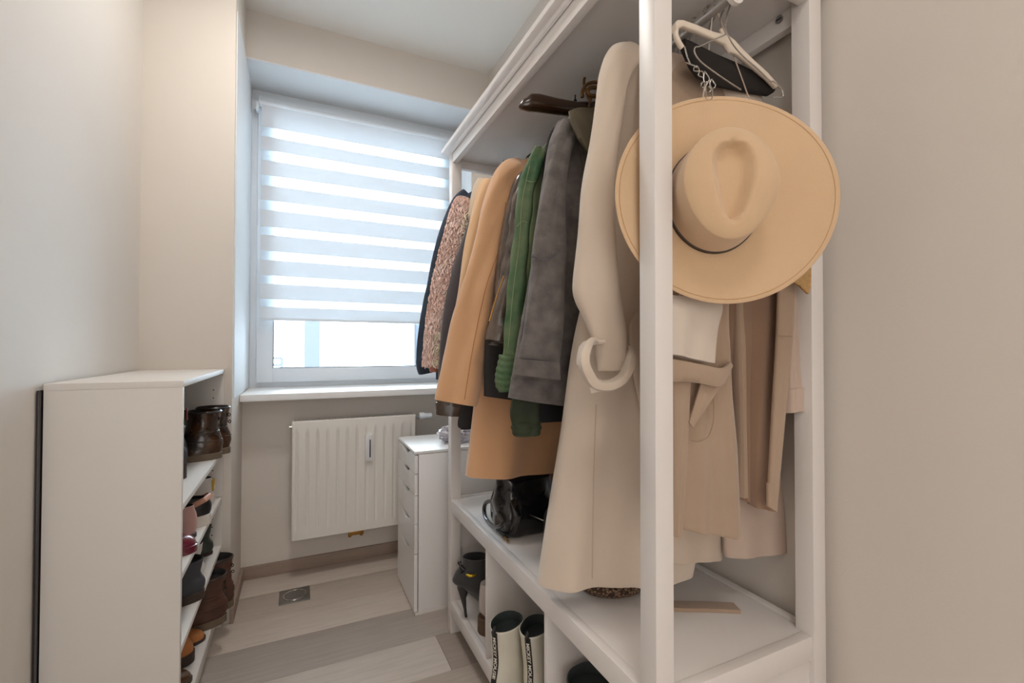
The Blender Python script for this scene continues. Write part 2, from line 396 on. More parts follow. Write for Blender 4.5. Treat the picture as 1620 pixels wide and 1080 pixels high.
tag(box('dark_panel', (XL+.002, 1.474, 0), (XL+.0065, 2.1, 1.045), mat('dark_glossy_panel', (44, 40, 42), .15), bev=.001), 'thin dark glossy panel standing between the shoe bookcase and the left wall', 'panel')

# ================================================================ CLOTHES RACK
X0, X1, Y0, Y1 = .562, 1.036, .615, 1.825
ZT, ZSH, P4 = 1.97, .537, .041
rk = empty('wardrobe_rack', ((X0+X1)/2, (Y0+Y1)/2, 0), 'tall open white wooden clothes rack with bench shelf and shoe compartments', 'wardrobe')
for (x, y) in ((X0, Y0), (X0, Y1-P4), (X1-P4, Y0), (X1-P4, Y1-P4)):
    box('post', (x, y, 0), (x+P4, y+P4, ZT-.012), M_lac, rk, .0025)
# cornice: rails below an overhanging stepped top
box('top_rail', (X0+.002, Y0+P4, 1.905), (X0+.024, Y1-P4, 1.957), M_lac, rk, .002)
box('top_rail', (X1-.024, Y0+P4, 1.905-.02), (X1-.002, Y1-P4, 1.957-.02), M_lac, rk, .002)
box('top_rail', (X0+P4, Y0+.002, 1.905), (X1-P4, Y0+.024, 1.957), M_lac, rk, .002)
box('top_rail', (X0+P4, Y1-.024, 1.895), (X1-P4, Y1-.002, 1.957), M_lac, rk, .002)
box('top_panel', (X0+.025, Y0+.025, 1.927), (X1-.025, Y1-.025, 1.939), M_lac, rk, 0)
bm = bmesh.new()
prof = [(0, 1.945), (.006, 1.947), (.010, 1.955), (.020, 1.957), (.026, 1.961), (.028, 1.972), (.026, 1.976), (-.02, 1.977)]
rg = []
for (o_x, o_z) in prof: rg.append([Vector((X0-o_x, Y0-o_x, o_z)), Vector((X1+min(o_x, .018), Y0-o_x, o_z)), Vector((X1+min(o_x, .018), Y1+o_x, o_z)), Vector((X0-o_x, Y1+o_x, o_z))])
loft(bm, rg); bm.faces.new([bm.verts.new(v) for v in rg[-1]])
bmbox(bm, (X0+.02, Y0+.02, 1.960), (X1-.02, Y1-.02, 1.974))
finish(bm, 'cornice', M_lac, rk, ang=25)
bm = bmesh.new()
sc = pt(1233, 31, X=X1-.026)
bmesh.ops.create_cone(bm, cap_ends=True, segments=20, radius1=.009, radius2=.008, depth=.004, matrix=Matrix.Translation(sc) @ Matrix.Rotation(PI/2, 4, 'Y'))
scr = finish(bm, 'screw', M_steel, rk)
b2 = box('screw_slot', (sc.x-.003, sc.y-.006, sc.z-.001), (sc.x-.0015, sc.y+.006, sc.z+.001), M_black, scr, 0); b2.matrix_parent_inverse = Matrix.Identity(4)
# bench shelf
box('shelf_rail', (X0, Y0+P4, ZSH-.05), (X0+.022, Y1-P4, ZSH), M_lac, rk, .002)
box('shelf_rail', (X1-.022, Y0+P4, ZSH-.05), (X1, Y1-P4, ZSH), M_lac, rk, .002)
box('shelf_rail', (X0+P4, Y0+.004, ZSH-.05), (X1-P4, Y0+.026, ZSH), M_lac, rk, .002)
box('shelf_rail', (X0+P4, Y1-.026, ZSH-.05), (X1-P4, Y1-.004, ZSH), M_lac, rk, .002)
box('bench_shelf', (X0+.0235, Y0+.0275, ZSH-.016), (X1-.0235, Y1-.0275, ZSH-.002), M_lac, rk, .0015)
box('end_panel', (X0+P4, Y0+.012, .13), (X1-P4, Y0+.022, ZSH-.05), M_lac, rk, 0)
box('end_panel', (X0+P4, Y1-.022, .13), (X1-P4, Y1-.012, ZSH-.05), M_lac, rk, 0)
ZB = .13
box('bottom_rail', (X0, Y0+P4, ZB-.05), (X0+.022, Y1-P4, ZB), M_lac, rk, .002)
box('bottom_rail', (X0+P4, Y1-.026, ZB-.05), (X1-P4, Y1-.004, ZB), M_lac, rk, .002)
box('bottom_rail', (X0+P4, Y0+.004, ZB-.05), (X1-P4, Y0+.026, ZB), M_lac, rk, .002)
box('bottom_shelf', (X0+.0235, Y0+.0275, ZB-.016), (X1-.0235, Y1-.0275, ZB-.002), M_lac, rk, .0015)
for y in (1.405, 1.005): box('divider', (X0+.004, y, ZB-.002), (X1-.03, y+.014, ZSH-.016), M_lac, rk, .001)
box('back_panel', (X1-.001, Y0+P4, .1), (X1+.004, .848, ZSH-.05), M_lac, rk, 0)
box('back_panel', (X1-.001, .851, .1), (X1+.004, Y1-P4, ZSH-.05), M_lac, rk, 0)
XRD, ZRD = .80, 1.872
tube('hanging_rail', [(XRD, Y0+.024, ZRD), (XRD, Y1-.024, ZRD)], .0115, mat('rail_grey_metal', (190, 188, 186), .3, metal=.6), rk, 20)
bm = bmesh.new()
for y in (Y0+.024, Y1-.034): bmbox(bm, (XRD-.013, y, ZRD), (XRD+.013, y+.01, 1.928))
for y in (Y0+.024, Y1-.034): bmesh.ops.create_cone(bm, cap_ends=True, segments=24, radius1=.022, radius2=.022, depth=.01, matrix=Matrix.Translation((XRD, y+.005, ZRD)) @ Matrix.Rotation(PI/2, 4, 'X'))
tag(finish(bm, 'rail_socket', M_lac, rk), kind='stuff')
bm = bmesh.new()
for (px, py, X) in ((796, 262, .70), (910, 158, .66), (922, 150, .75)):
    p = pt(px, py-8, Z=1.927)
    loft(bm, tube_rings([(p.x, p.y, 1.927), (p.x, p.y, 1.915), (p.x, p.y, 1.908), (p.x, p.y, 1.9065)], [.002, .002, .006, .004], 10), True, True)
tag(finish(bm, 'panel_screw', M_black, rk), kind='stuff')

# ================================================================ GARMENTS
M_beige = mat('beige_wool', (212, 195, 177), .85, sheen=.35, var=.05, vscale=5, bump=.12, bscale=260)
M_trench = mat('tan_crepe', (174, 148, 125), .85, sheen=.3, var=.08, vscale=5, bump=.12, bscale=240)
M_brown = mat('taupe_suede', (150, 118, 94), .9, sheen=.4, var=.12, vscale=5, bump=.2, bscale=200)
M_pale = mat('pale_beige_cotton', (194, 172, 156), .85, sheen=.2, var=.06, bump=.1, bscale=220)
M_greige = mat('light_greige_silk', (212, 198, 184), .55, sheen=.2)
M_camel = mat('camel_wool', (210, 160, 116), .85, sheen=.4, var=.06, vscale=5, bump=.15, bscale=280)
M_cream = mat('cream_fleece', (206, 184, 158), .9, sheen=.5, bump=.5, bscale=110)
M_tan = mat('tan_wool', (220, 178, 132), .85, sheen=.4, bump=.15, bscale=250)
M_grey = mat('faded_grey_denim', (112, 105, 102), .85, var=.28, vscale=26, bump=.9, bscale=170, sheen=.15, var2=(80, 74, 72))
M_green = mat('washed_green_denim', (46, 92, 56), .7, var=.5, vscale=14, bump=.6, bscale=70, var2=(104, 122, 88))
M_green2 = mat('olive_green_cotton', (98, 112, 74), .8, var=.3, vscale=14, bump=.3, bscale=90)
M_leather = mat('black_leather', (52, 44, 39), .30, var=.4, vscale=18, bump=1.0, bscale=45, coat=.35, var2=(104, 88, 76))
M_blackc = mat('black_cloth', (38, 36, 37), .8, bump=.2, bscale=200)
M_char = mat('charcoal_wool', (74, 70, 76), .9, sheen=.3, bump=.2, bscale=200)
M_navy = mat('navy_denim', (58, 72, 90), .8, var=.3, vscale=12, bump=.4, bscale=200, var2=(34, 44, 60))
M_pink = mat('pink_fur', (255, 224, 212), .9, sheen=.8, var=.25, vscale=24, var2=(250, 204, 188))
M_cfur = mat('cream_fur', (246, 232, 204), .85, sheen=.6)
M_pleath = mat('pink_leather', (196, 128, 110), .45)
M_hat = mat('hat_felt', (214, 180, 142), .9, sheen=.3, var=.06, vscale=6, bump=.25, bscale=320)

def spow(v, e): return math.copysign(abs(v)**e, v)
def cloth_noise(p, amp, sx=9, sz=1.6, seed=0):
    return amp*noise.noise(Vector((p.x*sx+seed, p.y*sx, p.z*sz)))+amp*.35*noise.noise(Vector((p.x*26, p.y*26+seed, p.z*9)))
def body(name, secs, m, parent, fold=.010, k=4.0, amp=.006, seed=0, N=72, rows=10, lining=None, hem=True, ph=0, mi2=None):
    """hanging panel of cloth: secs = [(left point, right point, thickness)] from shoulder to hem"""
    data = [list(l)+list(r)+[t] for l, r, t in secs]
    data = crom(data, rows); rings = []; nr = len(data)
    z_top, z_bot = data[0][2], data[-1][2]
    for j, d in enumerate(data):
        l, r, t = Vector(d[:3]), Vector(d[3:6]), d[6]
        c = (l+r)/2; ax = (r-l)/2; hw = Vector((ax.x, ax.y, 0)); n = Vector((-hw.y, hw.x, 0)).normalized()
        f = fold*min(1, (j/nr)*1.5); ring = []
        for i in range(N):
            a = 2*PI*i/N; u = spow(math.cos(a), .75); s = spow(math.sin(a), .8)
            p = c+ax*u+n*(t/2*s)
            p += n*(f*math.sin(u*k+ph+.6*math.sin(j/nr*3))*(1-abs(u)**3)+f*.45*math.sin(u*k*2.3+ph*2+j/nr*1.3)*(1-abs(u)**3))
            q = cloth_noise(p, amp, seed=seed); p += n*q*(1 if s >= 0 else -1)
            ring.append(p)
        rings.append(ring)
    bm = bmesh.new()
    if hem:
        cz = [sum((p for p in rings[-1]), Vector())/N]
        for kk, (sc_, up) in enumerate(((.985, -.001), (.955, .004), (.95, .05))):
            last = rings[nr-1]; c = cz[0]
            ring = []
            for p in last:
                q = c+(p-c)*sc_; q.z = p.z+up; ring.append(q)
            rings.append(ring)
    loft(bm, rings, True, True)
    return finish(bm, name, m, parent, ang=60)
def sleeve(name, path, m, parent, amp=.004, seed=0, N=32, rows=8, wr=0.0, wrf=60, hem=True, fo=.22):
    """path = [(centre, half width along view, half depth)] shoulder to cuff"""
    d = crom([list(c)+[a, b] for c, a, b in path], rows); rings = []
    for j, q in enumerate(d):
        c = Vector(q[:3]); nx = Vector(d[min(j+1, len(d)-1)][:3])-Vector(d[max(j-1, 0)][:3]); t = nx.normalized()
        # side axis lies square to the line of sight from the middle of the room
        s = Vector((R_.x, R_.y, 0)); s = (s-t*s.dot(t)).normalized(); b = t.cross(s)
        ring = []
        for i in range(N):
            a = 2*PI*i/N; o = s*spow(math.cos(a), .8)*q[3]+b*spow(math.sin(a), .85)*q[4]; p = c+o
            rr = cloth_noise(p, amp, sx=14, sz=4, seed=seed)-fo*q[3]*(.5+.5*math.sin(3*a+seed+p.z*5))*abs(math.sin(a))-fo*.6*q[3]*noise.noise(Vector((seed+a*.8, p.z*7+a, seed)))+(wr*math.sin(p.z*wrf+3*math.sin(a+seed)+seed) if wr else 0)
            ring.append(p+o.normalized()*rr)
        rings.append(ring)
    if hem:
        c = Vector(d[-1][:3]); up = (Vector(d[-2][:3])-c).normalized(); last = rings[-1]
        for sc_, u in ((.95, -.0005), (.86, .004), (.84, .05)): rings.append([c+(p-c)*sc_+up*u for p in last])
    bm = bmesh.new(); loft(bm, rings, True, True)
    return finish(bm, name, m, parent, ang=60)
def S(pxl, pxr, py, Y=None, X=None, depth=.8, py2=None):
    a = pt(pxl, py, Y=Y, X=X); yy = py if py2 is None else py2
    c = pt((pxl+pxr)/2, (py+yy)/2, Y=Y, X=X); dist = (c-CP).dot(F_)
    hw = (pxr-pxl)/2*dist/FPX
    return (c, hw, hw*depth)
def hook(parent, x, y, m, r=.0018, ztop=None, z0=1.82, name='hook', rad=.015):
    """wire hook over the hanging rail"""
    cc = Vector((XRD, y, ZRD+.002)); R = rad
    pts = [Vector((x, y, z0)), Vector((XRD+.001, y, z0+.015)), Vector((XRD+.002, y, ZRD-.026))]+arc(cc, R, -50, 200, 14)
    return tube(name, pts, r, m, parent, 8)

GR = 'clothes hanging from the rack rail'
def hanger(parent, y, m, x0, x1, z0=1.815, drop=.055, r=.0035, y0=None, y1=None, name='hanger'):
    y0 = y if y0 is None else y0; y1 = y if y1 is None else y1
    xc = (x0+x1)/2
    pts = [Vector((x0, y0, z0-drop)), Vector(((x0+xc)/2, (y0+y)/2, z0-drop*.35)), Vector((xc, y, z0)), Vector(((x1+xc)/2, (y1+y)/2, z0-drop*.35)), Vector((x1, y1, z0-drop))]
    return tube(name, pts, r, m, parent, 10, smooth=6)

from mathutils.bvhtree import BVHTree
def stitch(name, o, pix, m, parent, r=.0011, lift=.0006, k=6):
    """raised seam that follows the surface of a garment"""
    bv = BVHTree.FromPolygons([v.co for v in o.data.vertices], [p.vertices[:] for p in o.data.polygons])
    pts = []
    for px, py in crom([list(p) for p in pix], k):
        d = (F_ + R_*((px-810)/FPX) + U_*((540-py)/FPX)).normalized(); hit = bv.ray_cast(CP, d)
        if hit[0] is not None: pts.append(hit[0]-d*lift)
    if len(pts) > 2: return tube(name, pts, r, m, parent, 6)
# ---- navy denim jacket, farthest
g = empty('denim_jacket', (XRD, 1.72, ZRD), 'navy denim jacket at the window end of the rack, outermost of the clothes', 'jacket', GR)
Y = 1.73
body('body', [(pt(770, 296, Y=Y), pt(800, 296, Y=Y), .03), (pt(742, 305, Y=Y), (1.0, Y, 1.74), .06), (pt(722, 330, Y=Y), (1.02, Y, 1.70), .08), (pt(706, 400, Y=Y), (1.0, Y, 1.5), .08), (pt(690, 500, Y=Y), (.99, Y, 1.3), .08), (pt(690, 600, Y=Y), (.99, Y, 1.06), .08)], M_navy, g, seed=1)
sleeve('sleeve', [S(728, 752, 309, Y=1.70), S(712, 740, 325, Y=1.70), S(692, 722, 380, Y=1.69), S(674, 706, 460, Y=1.68), S(663, 694, 530, Y=1.68), S(659, 688, 572, Y=1.68)], M_navy, g, seed=2)
cf = sleeve('cuff', [S(658.5, 687, 570, Y=1.68), S(660, 687, 582, Y=1.68), S(663, 687, 590, Y=1.68)], M_navy, g, amp=.001)
hook(g, XRD, 1.73, M_black)
# ---- pink shearling jacket
g = empty('fur_jacket', (XRD, 1.62, ZRD), 'pink curly fur jacket with a pink leather cuff, beside the navy denim jacket', 'jacket', GR)
Y = 1.62
body('body', [(pt(785, 292, Y=Y), pt(800, 292, Y=Y), .03), (pt(765, 310, Y=Y), (1.0, Y, 1.74), .06), (pt(735, 400, Y=Y), (1.0, Y, 1.5), .06), (pt(715, 560, Y=Y), (.99, Y, 1.1), .06)], M_pink, g, seed=3)
slp = [S(726, 750, 316, Y=1.60), S(716, 744, 335, Y=1.60), S(703, 735, 380, Y=1.59), S(685, 716, 455, Y=1.58), S(676, 706, 520, Y=1.58), S(672, 700, 575, Y=1.58)]
sv = sleeve('sleeve', [(c, a*.86, b*.86) for c, a, b in slp], M_pink, g, seed=2)
sleeve('cuff', [S(676, 696, 570, Y=1.58), S(679, 694, 582, Y=1.58), S(680, 693, 588, Y=1.58)], M_pleath, g, amp=.001)
def fur(name, path, m, parent, n, ln=.019, rad=.0048, seed=0, a0=0, a1=2*PI):
    random.seed(seed); d = crom([list(c)+[a, b] for c, a, b in path], 10); verts = []; faces = []
    for _ in range(n):
        j = random.random()*(len(d)-1.001); i = int(j); f = j-i
        q = [u*(1-f)+v*f for u, v in zip(d[i], d[i+1])]
        t = (Vector(d[i+1][:3])-Vector(d[i][:3])).normalized(); s = Vector((R_.x, R_.y, 0)); s = (s-t*s.dot(t)).normalized(); b = t.cross(s)
        a = random.uniform(a0, a1); nrm = s*math.cos(a)+b*math.sin(a)
        base = Vector(q[:3])+s*math.cos(a)*q[3]*.84+b*math.sin(a)*q[4]*.84
        tn = s*-math.sin(a)+b*math.cos(a); sd = random.uniform(-1, 1); L_ = ln*random.uniform(.6, 1.2); prev = None
        for k in range(5):
            u = k/4; p = base+nrm*L_*.65*math.sin(u*1.9)+t*L_*.9*u*u+tn*sd*L_*.6*math.sin(u*3)
            w_ = rad*(1-.75*u)*(1+.3*math.sin(k*2)); e1 = (tn*w_); e2 = (nrm+t).normalized()*w_
            idx = len(verts); verts += [p+e1, p-e1*.5+e2*.87, p-e1*.5-e2*.87]
            if prev is not None:
                for z in range(3): faces.append((prev+z, prev+(z+1) % 3, idx+(z+1) % 3, idx+z))
            prev = idx
    me = bpy.data.meshes.new(name); me.from_pydata([tuple(v) for v in verts], [], faces); me.materials.append(m)
    me.polygons.foreach_set('use_smooth', [True]*len(me.polygons))
    o = bpy.data.objects.new(name, me); C.objects.link(o); o.parent = parent; o.matrix_parent_inverse = Matrix.Translation(-Vector(parent.location)); o['kind'] = 'stuff'; return o
fur('fur_pile', slp, M_pink, g, 5200, seed=3)
fur('cream_fur_pile', [S(735, 746, 338, Y=1.575), S(730, 742, 360, Y=1.57), S(724, 736, 395, Y=1.565)], M_cfur, g, 260, seed=5)
hook(g, XRD, 1.62, M_black)
fur('cream_fur_pile', [S(691, 701, 525, Y=1.555), S(688, 699, 550, Y=1.555), S(687, 697, 574, Y=1.555)], M_cfur, g, 260, seed=6)
# ---- charcoal jacket
g = empty('charcoal_coat', (XRD, 1.54, ZRD), 'charcoal wool coat with black leather hem, between the pink fur and the tan coat', 'coat', GR)
Y = 1.53
body('body', [(pt(790, 285, Y=Y), pt(810, 285, Y=Y), .03), (pt(760, 310, Y=Y), (1.0, Y, 1.74), .06), (pt(738, 360, Y=Y), (1.01, Y, 1.7), .07), (pt(715, 430, Y=Y), (1.0, Y, 1.5), .07), (pt(698, 520, Y=Y), (1.0, Y, 1.25), .07), (pt(692, 640, Y=Y), (.99, Y, 1.0), .07)], M_char, g, seed=5, fold=.006)
body('hem_band', [(pt(689, 636, Y=Y-.01), pt(744, 648, Y=Y-.01), .085), (pt(690, 655, Y=Y-.01), pt(744, 657, Y=Y-.01), .085)], M_leather, g, seed=8, fold=.002)
hook(g, XRD, 1.54, M_black)
g = empty('black_coat', (XRD, 1.50, ZRD), 'plain black coat whose hem just shows below the sleeve of the camel coat', 'coat', GR)
Y = 1.475
body('body', [((.74, Y, 1.79), (.85, Y, 1.79), .03), ((.62, Y, 1.74), (.98, Y, 1.74), .05), ((.62, Y, 1.3), (.98, Y, 1.3), .05), (pt(728, 650, Y=Y), (.93, Y, .93), .05), (pt(729, 679, Y=Y), (.92, Y, .9), .05)], M_blackc, g, seed=6, fold=.004)
hook(g, XRD, 1.475, M_black)
# ---- cream fleece and tan coats
g = empty('fleece_jacket', (XRD, 1.52, ZRD), 'cream fleece jacket, only its shoulder showing behind the tan coat', 'jacket', GR)
Y = 1.555
sleeve('shoulder', [S(752, 784, 290, Y=Y), S(746, 776, 303, Y=Y), S(741, 768, 330, Y=Y), S(737, 762, 380, Y=Y), S(726, 752, 440, Y=Y)], M_cream, g, seed=4)
body('body', [((.74, Y, 1.79), (.85, Y, 1.79), .03), ((.66, Y, 1.75), (.98, Y, 1.74), .04), ((.66, Y, 1.3), (.98, Y, 1.3), .04)], M_cream, g, seed=6)
hook(g, XRD, Y, M_black)
g = empty('tan_coat', (XRD, 1.46, ZRD), 'light tan wool coat squeezed against the far side of the camel coat', 'coat', GR)
Y = 1.47
sleeve('sleeve', [S(762, 794, 290, Y=Y), S(754, 790, 305, Y=Y), S(746, 780, 340, Y=Y), S(734, 766, 400, Y=Y), S(722, 752, 470, Y=Y), S(706, 738, 560, Y=Y)], M_tan, g, seed=4)
body('body', [((.74, Y, 1.79), (.85, Y, 1.79), .03), ((.64, Y, 1.75), (.98, Y, 1.74), .04), ((.6, Y, 1.3), (.98, Y, 1.3), .04), ((.58, Y, 1.05), (.98, Y, 1.05), .04)], M_tan, g, seed=6)
hook(g, XRD, Y, M_black)
# ---- camel coat
g = empty('camel_coat', (XRD, 1.38, ZRD), 'long orange camel wool coat hanging in front of the far rack post', 'coat', GR)
Y = 1.40
body('body', [(pt(846, 247, Y=1.36), (.86, 1.36, 1.77), .04), (pt(815, 260, Y=1.37), (.98, 1.37, 1.74), .08), (pt(792, 290, Y=Y), (1.0, Y, 1.68), .10), (pt(772, 400, Y=Y), (1.0, Y, 1.4), .10), (pt(762, 520, Y=Y), (1.0, Y, 1.2), .11), (pt(750, 640, Y=Y), (1.0, Y, .95), .12), (pt(737, 752, Y=Y), (pt(905, 739, Y=Y)), .13)], M_camel, g, seed=7, fold=.012, ph=.8)
sleeve('sleeve', [S(806, 850, 264, Y=1.36, depth=.5), S(785, 832, 274, Y=1.35, depth=.6), S(769, 812, 310, Y=1.34), S(750, 792, 385, Y=1.33), S(726, 780, 467, Y=1.33), S(709, 770, 545, Y=1.33), S(697, 763, 600, Y=1.33), S(691, 756, 628, Y=1.33, py2=646)], M_camel, g, seed=9, amp=.007)
sv_c = bpy.data.objects[[o.name for o in g.children if o.name.startswith('sleeve')][0]]
sm = mat('camel_seam', (176, 122, 80), .9)
a = [pt(806, 290, Y=1.33), pt(800, 350, Y=1.31), pt(785, 430, Y=1.298), pt(762, 520, Y=1.285), pt(742, 600, Y=1.285), pt(735, 640, Y=1.29)]
stitch('seam', sv_c, [(800, 320), (792, 385), (770, 450), (750, 540), (733, 643)], sm, g, .0013, .0002)
hm = body('facing', [(pt(780, 700, Y=1.455), (1.0, 1.455, .80), .012), (pt(776, 735, Y=1.455), (1.0, 1.455, .72), .012), (pt(772, 752, Y=1.455), pt(900, 773, Y=1.455), .012)], mat('camel_lining', (166, 112, 76), .8), g, fold=.001)
hook(g, XRD, 1.36, M_black); hanger(g, 1.38, M_black, .66, .94, 1.775)
# ---- black leather biker jacket
g = empty('leather_jacket', (XRD, 1.27, ZRD), 'black leather biker jacket with a zipped cuff, between the camel coat and the green jacket', 'jacket', GR)
Y = 1.27
body('body', [(pt(850, 250, Y=Y), (.86, Y, 1.78), .04), (pt(828, 268, Y=Y), (.98, Y, 1.74), .06), (pt(811, 292, Y=Y), (1.0, Y, 1.68), .07), (pt(793, 373, Y=Y), (1.0, Y, 1.4), .07), (pt(780, 480, Y=Y), (1.0, Y, 1.2), .07), (pt(768, 545, Y=Y), (1.0, Y, 1.1), .07)], M_leather, g, seed=11, fold=.004, hem=False)
body('hem_panel', [(pt(768, 535, Y=Y), (1.0, Y, 1.13), .065), (pt(766, 590, Y=Y), (1.0, Y, 1.05), .07), (pt(766, 626, Y=Y), pt(880, 640, Y=Y), .07)], M_blackc, g, seed=11, fold=.003)
sleeve('sleeve', [S(832, 864, 280, Y=1.23), S(812, 846, 310, Y=1.215), S(803, 838, 380, Y=1.21), S(790, 828, 440, Y=1.205), S(775, 820, 500, Y=1.2), S(767, 812, 536, Y=1.2, py2=546)], M_leather, g, seed=12, wr=.0022, wrf=95)
tube('zip', [pt(797, 436, Y=1.168), pt(787, 465, Y=1.163), pt(777, 498, Y=1.158), pt(774, 508, Y=1.158)], .0022, M_brass, g, 6, smooth=3)
hook(g, XRD, 1.26, M_black); hanger(g, 1.26, M_black, .66, .94, 1.775)
# ---- green jackets
g = empty('green_jacket', (XRD, 1.16, ZRD), 'washed bottle green denim jacket with elasticated cuff, left of the grey jacket', 'jacket', GR)
Y = 1.17
body('body', [(pt(872, 222, Y=Y), (.87, Y, 1.79), .04), (pt(856, 236, Y=Y), (.98, Y, 1.75), .06), (pt(846, 262, Y=Y), (1.0, Y, 1.68), .07), (pt(838, 360, Y=Y), (1.0, Y, 1.45), .07), (pt(822, 500, Y=Y), (1.0, Y, 1.2), .07), (pt(812, 600, Y=Y), (1.0, Y, 1.05), .07)], M_green2, g, seed=13, fold=.006)
sleeve('sleeve', [S(846, 866, 238, Y=1.13), S(830, 855, 268, Y=1.125), S(818, 845, 308, Y=1.12), S(814, 840, 360, Y=1.115), S(804, 834, 440, Y=1.11), S(798, 828, 510, Y=1.11), S(794, 822, 565, Y=1.11)], M_green, g, seed=14, wr=.0016, wrf=60)
sleeve('cuff', [S(791, 820, 562, Y=1.11), S(789, 820, 572, Y=1.11), S(785, 822, 590, Y=1.11), S(784, 820, 606, Y=1.11), S(790, 818, 617, Y=1.11)], M_green, g, amp=.002, wr=.0012, wrf=380)
hook(g, XRD, 1.17, M_black); hanger(g, 1.16, M_black, .66, .94, 1.775)
gs = [o for o in g.children if o.name.startswith('sleeve')][0]
M_gseam = mat('pale_green_seam', (150, 160, 120), .8)
for ln in ([(838, 262), (826, 320), (822, 380), (812, 460), (804, 550)], [(832, 285), (842, 288), (848, 286)], [(818, 358), (826, 350), (834, 352)]): stitch('seam', gs, ln, M_gseam, g, .0009)
g = empty('olive_jacket', (XRD, 1.09, ZRD), 'dark olive jacket whose gathered cuff hangs below the grey jacket hem', 'jacket', GR)
Y = 1.115
M_olive = mat('dark_olive_cotton', (48, 58, 38), .8, var=.4, vscale=12, bump=.3, bscale=80)
body('body', [((.75, Y, 1.78), (.86, Y, 1.78), .03), ((.63, Y, 1.74), (.98, Y, 1.74), .04), ((.60, Y, 1.3), (.99, Y, 1.3), .04), ((.60, Y, 1.05), (.99, Y, 1.05), .04), (pt(838, 650, Y=Y), (.98, Y, .96), .05), (pt(841, 668, Y=Y), (.95, Y, .95), .05)], mat('navy_black_cloth', (34, 34, 38), .8), g, seed=3, fold=.004)
sleeve('sleeve', [S(826, 866, 500, Y=1.05), S(812, 858, 600, Y=1.045), S(808, 852, 650, Y=1.045), S(809, 853, 668, Y=1.045)], M_olive, g, seed=5, wr=.002, wrf=70)
sleeve('cuff', [S(809, 853, 666, Y=1.045), S(808, 855, 676, Y=1.045), S(811, 852, 688, Y=1.045)], M_olive, g, amp=.001, wr=.001, wrf=420)
hook(g, XRD, 1.10, M_black)
# ---- grey jacket
g = empty('grey_jacket', (XRD, 1.0, ZRD), 'faded grey denim jacket with collar and flap pocket, left of the long beige coat', 'jacket', GR)
Y = 1.02
body('body', [(pt(905, 180, Y=Y), pt(975, 180, Y=Y), .06), (pt(890, 196, Y=Y), (.98, Y, 1.74), .08), (pt(876, 222, Y=Y), (1.0, Y, 1.70), .09), (pt(862, 300, Y=Y), (1.0, Y, 1.5), .09), (pt(846, 400, Y=Y), (1.0, Y, 1.4), .09), (pt(822, 530, Y=Y), (1.0, Y, 1.2), .09), (pt(806, 629, Y=Y), pt(960, 650, Y=Y), .095)], M_grey, g, seed=15, fold=.008, ph=1.5)
sleeve('sleeve', [S(882, 920, 198, Y=.985, depth=.6), S(868, 905, 232, Y=.97, depth=.7), S(856, 896, 295, Y=.955, depth=.7), S(842, 893, 400, Y=.95, depth=.6), S(838, 892, 440, Y=.95, depth=.6), S(826, 890, 520, Y=.95, depth=.5), S(815, 884, 590, Y=.955, depth=.4)], M_grey, g, seed=16, amp=.007, fo=.3)
# pocket flap and its welt, standing off the cloth
def flap(name, quad, th, m, parent, bulge=.004):
    a, b, c, d = [Vector(q) for q in quad]; n = (b-a).cross(d-a).normalized()
    if n.dot(CP-a) < 0: n = -n
    bm = bmesh.new(); nu, nv = 14, 6; g1 = []; g2 = []
    for j in range(nv+1):
        for i in range(nu+1):
            u, v = i/nu, j/nv; p = (a*(1-u)+b*u)*(1-v)+(d*(1-u)+c*u)*v
            p += n*(bulge*math.sin(PI*u)*math.sin(PI*v)+.0015*noise.noise(p*60))
            g1.append(bm.verts.new(p+n*th)); g2.append(bm.verts.new(p))
    W = nu+1
    for j in range(nv):
        for i in range(nu):
            k = j*W+i; bm.faces.new((g1[k], g1[k+1], g1[k+W+1], g1[k+W])); bm.faces.new((g2[k], g2[k+W], g2[k+W+1], g2[k+1]))
    ed = [(i, i+1) for i in range(nu)]+[(nv*W+i, nv*W+i+1) for i in range(nu)]+[(j*W, j*W+W) for j in range(nv)]+[(j*W+nu, j*W+W+nu) for j in range(nv)]
    for i, j in ed: bm.faces.new((g1[i], g1[j], g2[j], g2[i]))
    return finish(bm, name, m, parent, ang=50)
yfl = .925
flap('pocket_flap', [pt(814, 567, Y=yfl), pt(884, 573, Y=yfl), pt(886, 601, Y=yfl), pt(812, 592, Y=yfl)], .004, M_grey, g)
tube('seam', [pt(840, 405, Y=.912), pt(858, 412, Y=.908), pt(872, 410, Y=.91), pt(884, 398, Y=.915)], .0012, M_char, g, 6, smooth=4)
def collar(name, pts, m, parent, th=.004):
    """pts rows of points -> thick curved sheet"""
    bm = bmesh.new(); rows_ = [[Vector(q) for q in crom([list(p) for p in r], 6)] for r in pts]
    cen = sum((p for r in rows_ for p in r), Vector())/sum(len(r) for r in rows_)
    n = (rows_[0][-1]-rows_[0][0]).cross(rows_[-1][0]-rows_[0][0]).normalized()
    if n.dot(CP-cen) < 0: n = -n
    A = [[bm.verts.new(p+n*th) for p in r] for r in rows_]; B = [[bm.verts.new(p) for p in r] for r in rows_]
    for G in (A, B):
        for r, s in zip(G, G[1:]):
            for i in range(len(r)-1): bm.faces.new((r[i], r[i+1], s[i+1], s[i]))
    def seam(p, q):
        for i in range(len(p)-1): bm.faces.new((p[i], p[i+1], q[i+1], q[i]))
    seam(A[0], B[0]); seam(A[-1], B[-1]); seam([r[0] for r in A], [r[0] for r in B]); seam([r[-1] for r in A], [r[-1] for r in B])
    return finish(bm, name, m, parent, ang=60)
gb = [o for o in g.children if o.name.startswith('body')][0]; gs = [o for o in g.children if o.name.startswith('sleeve')][0]
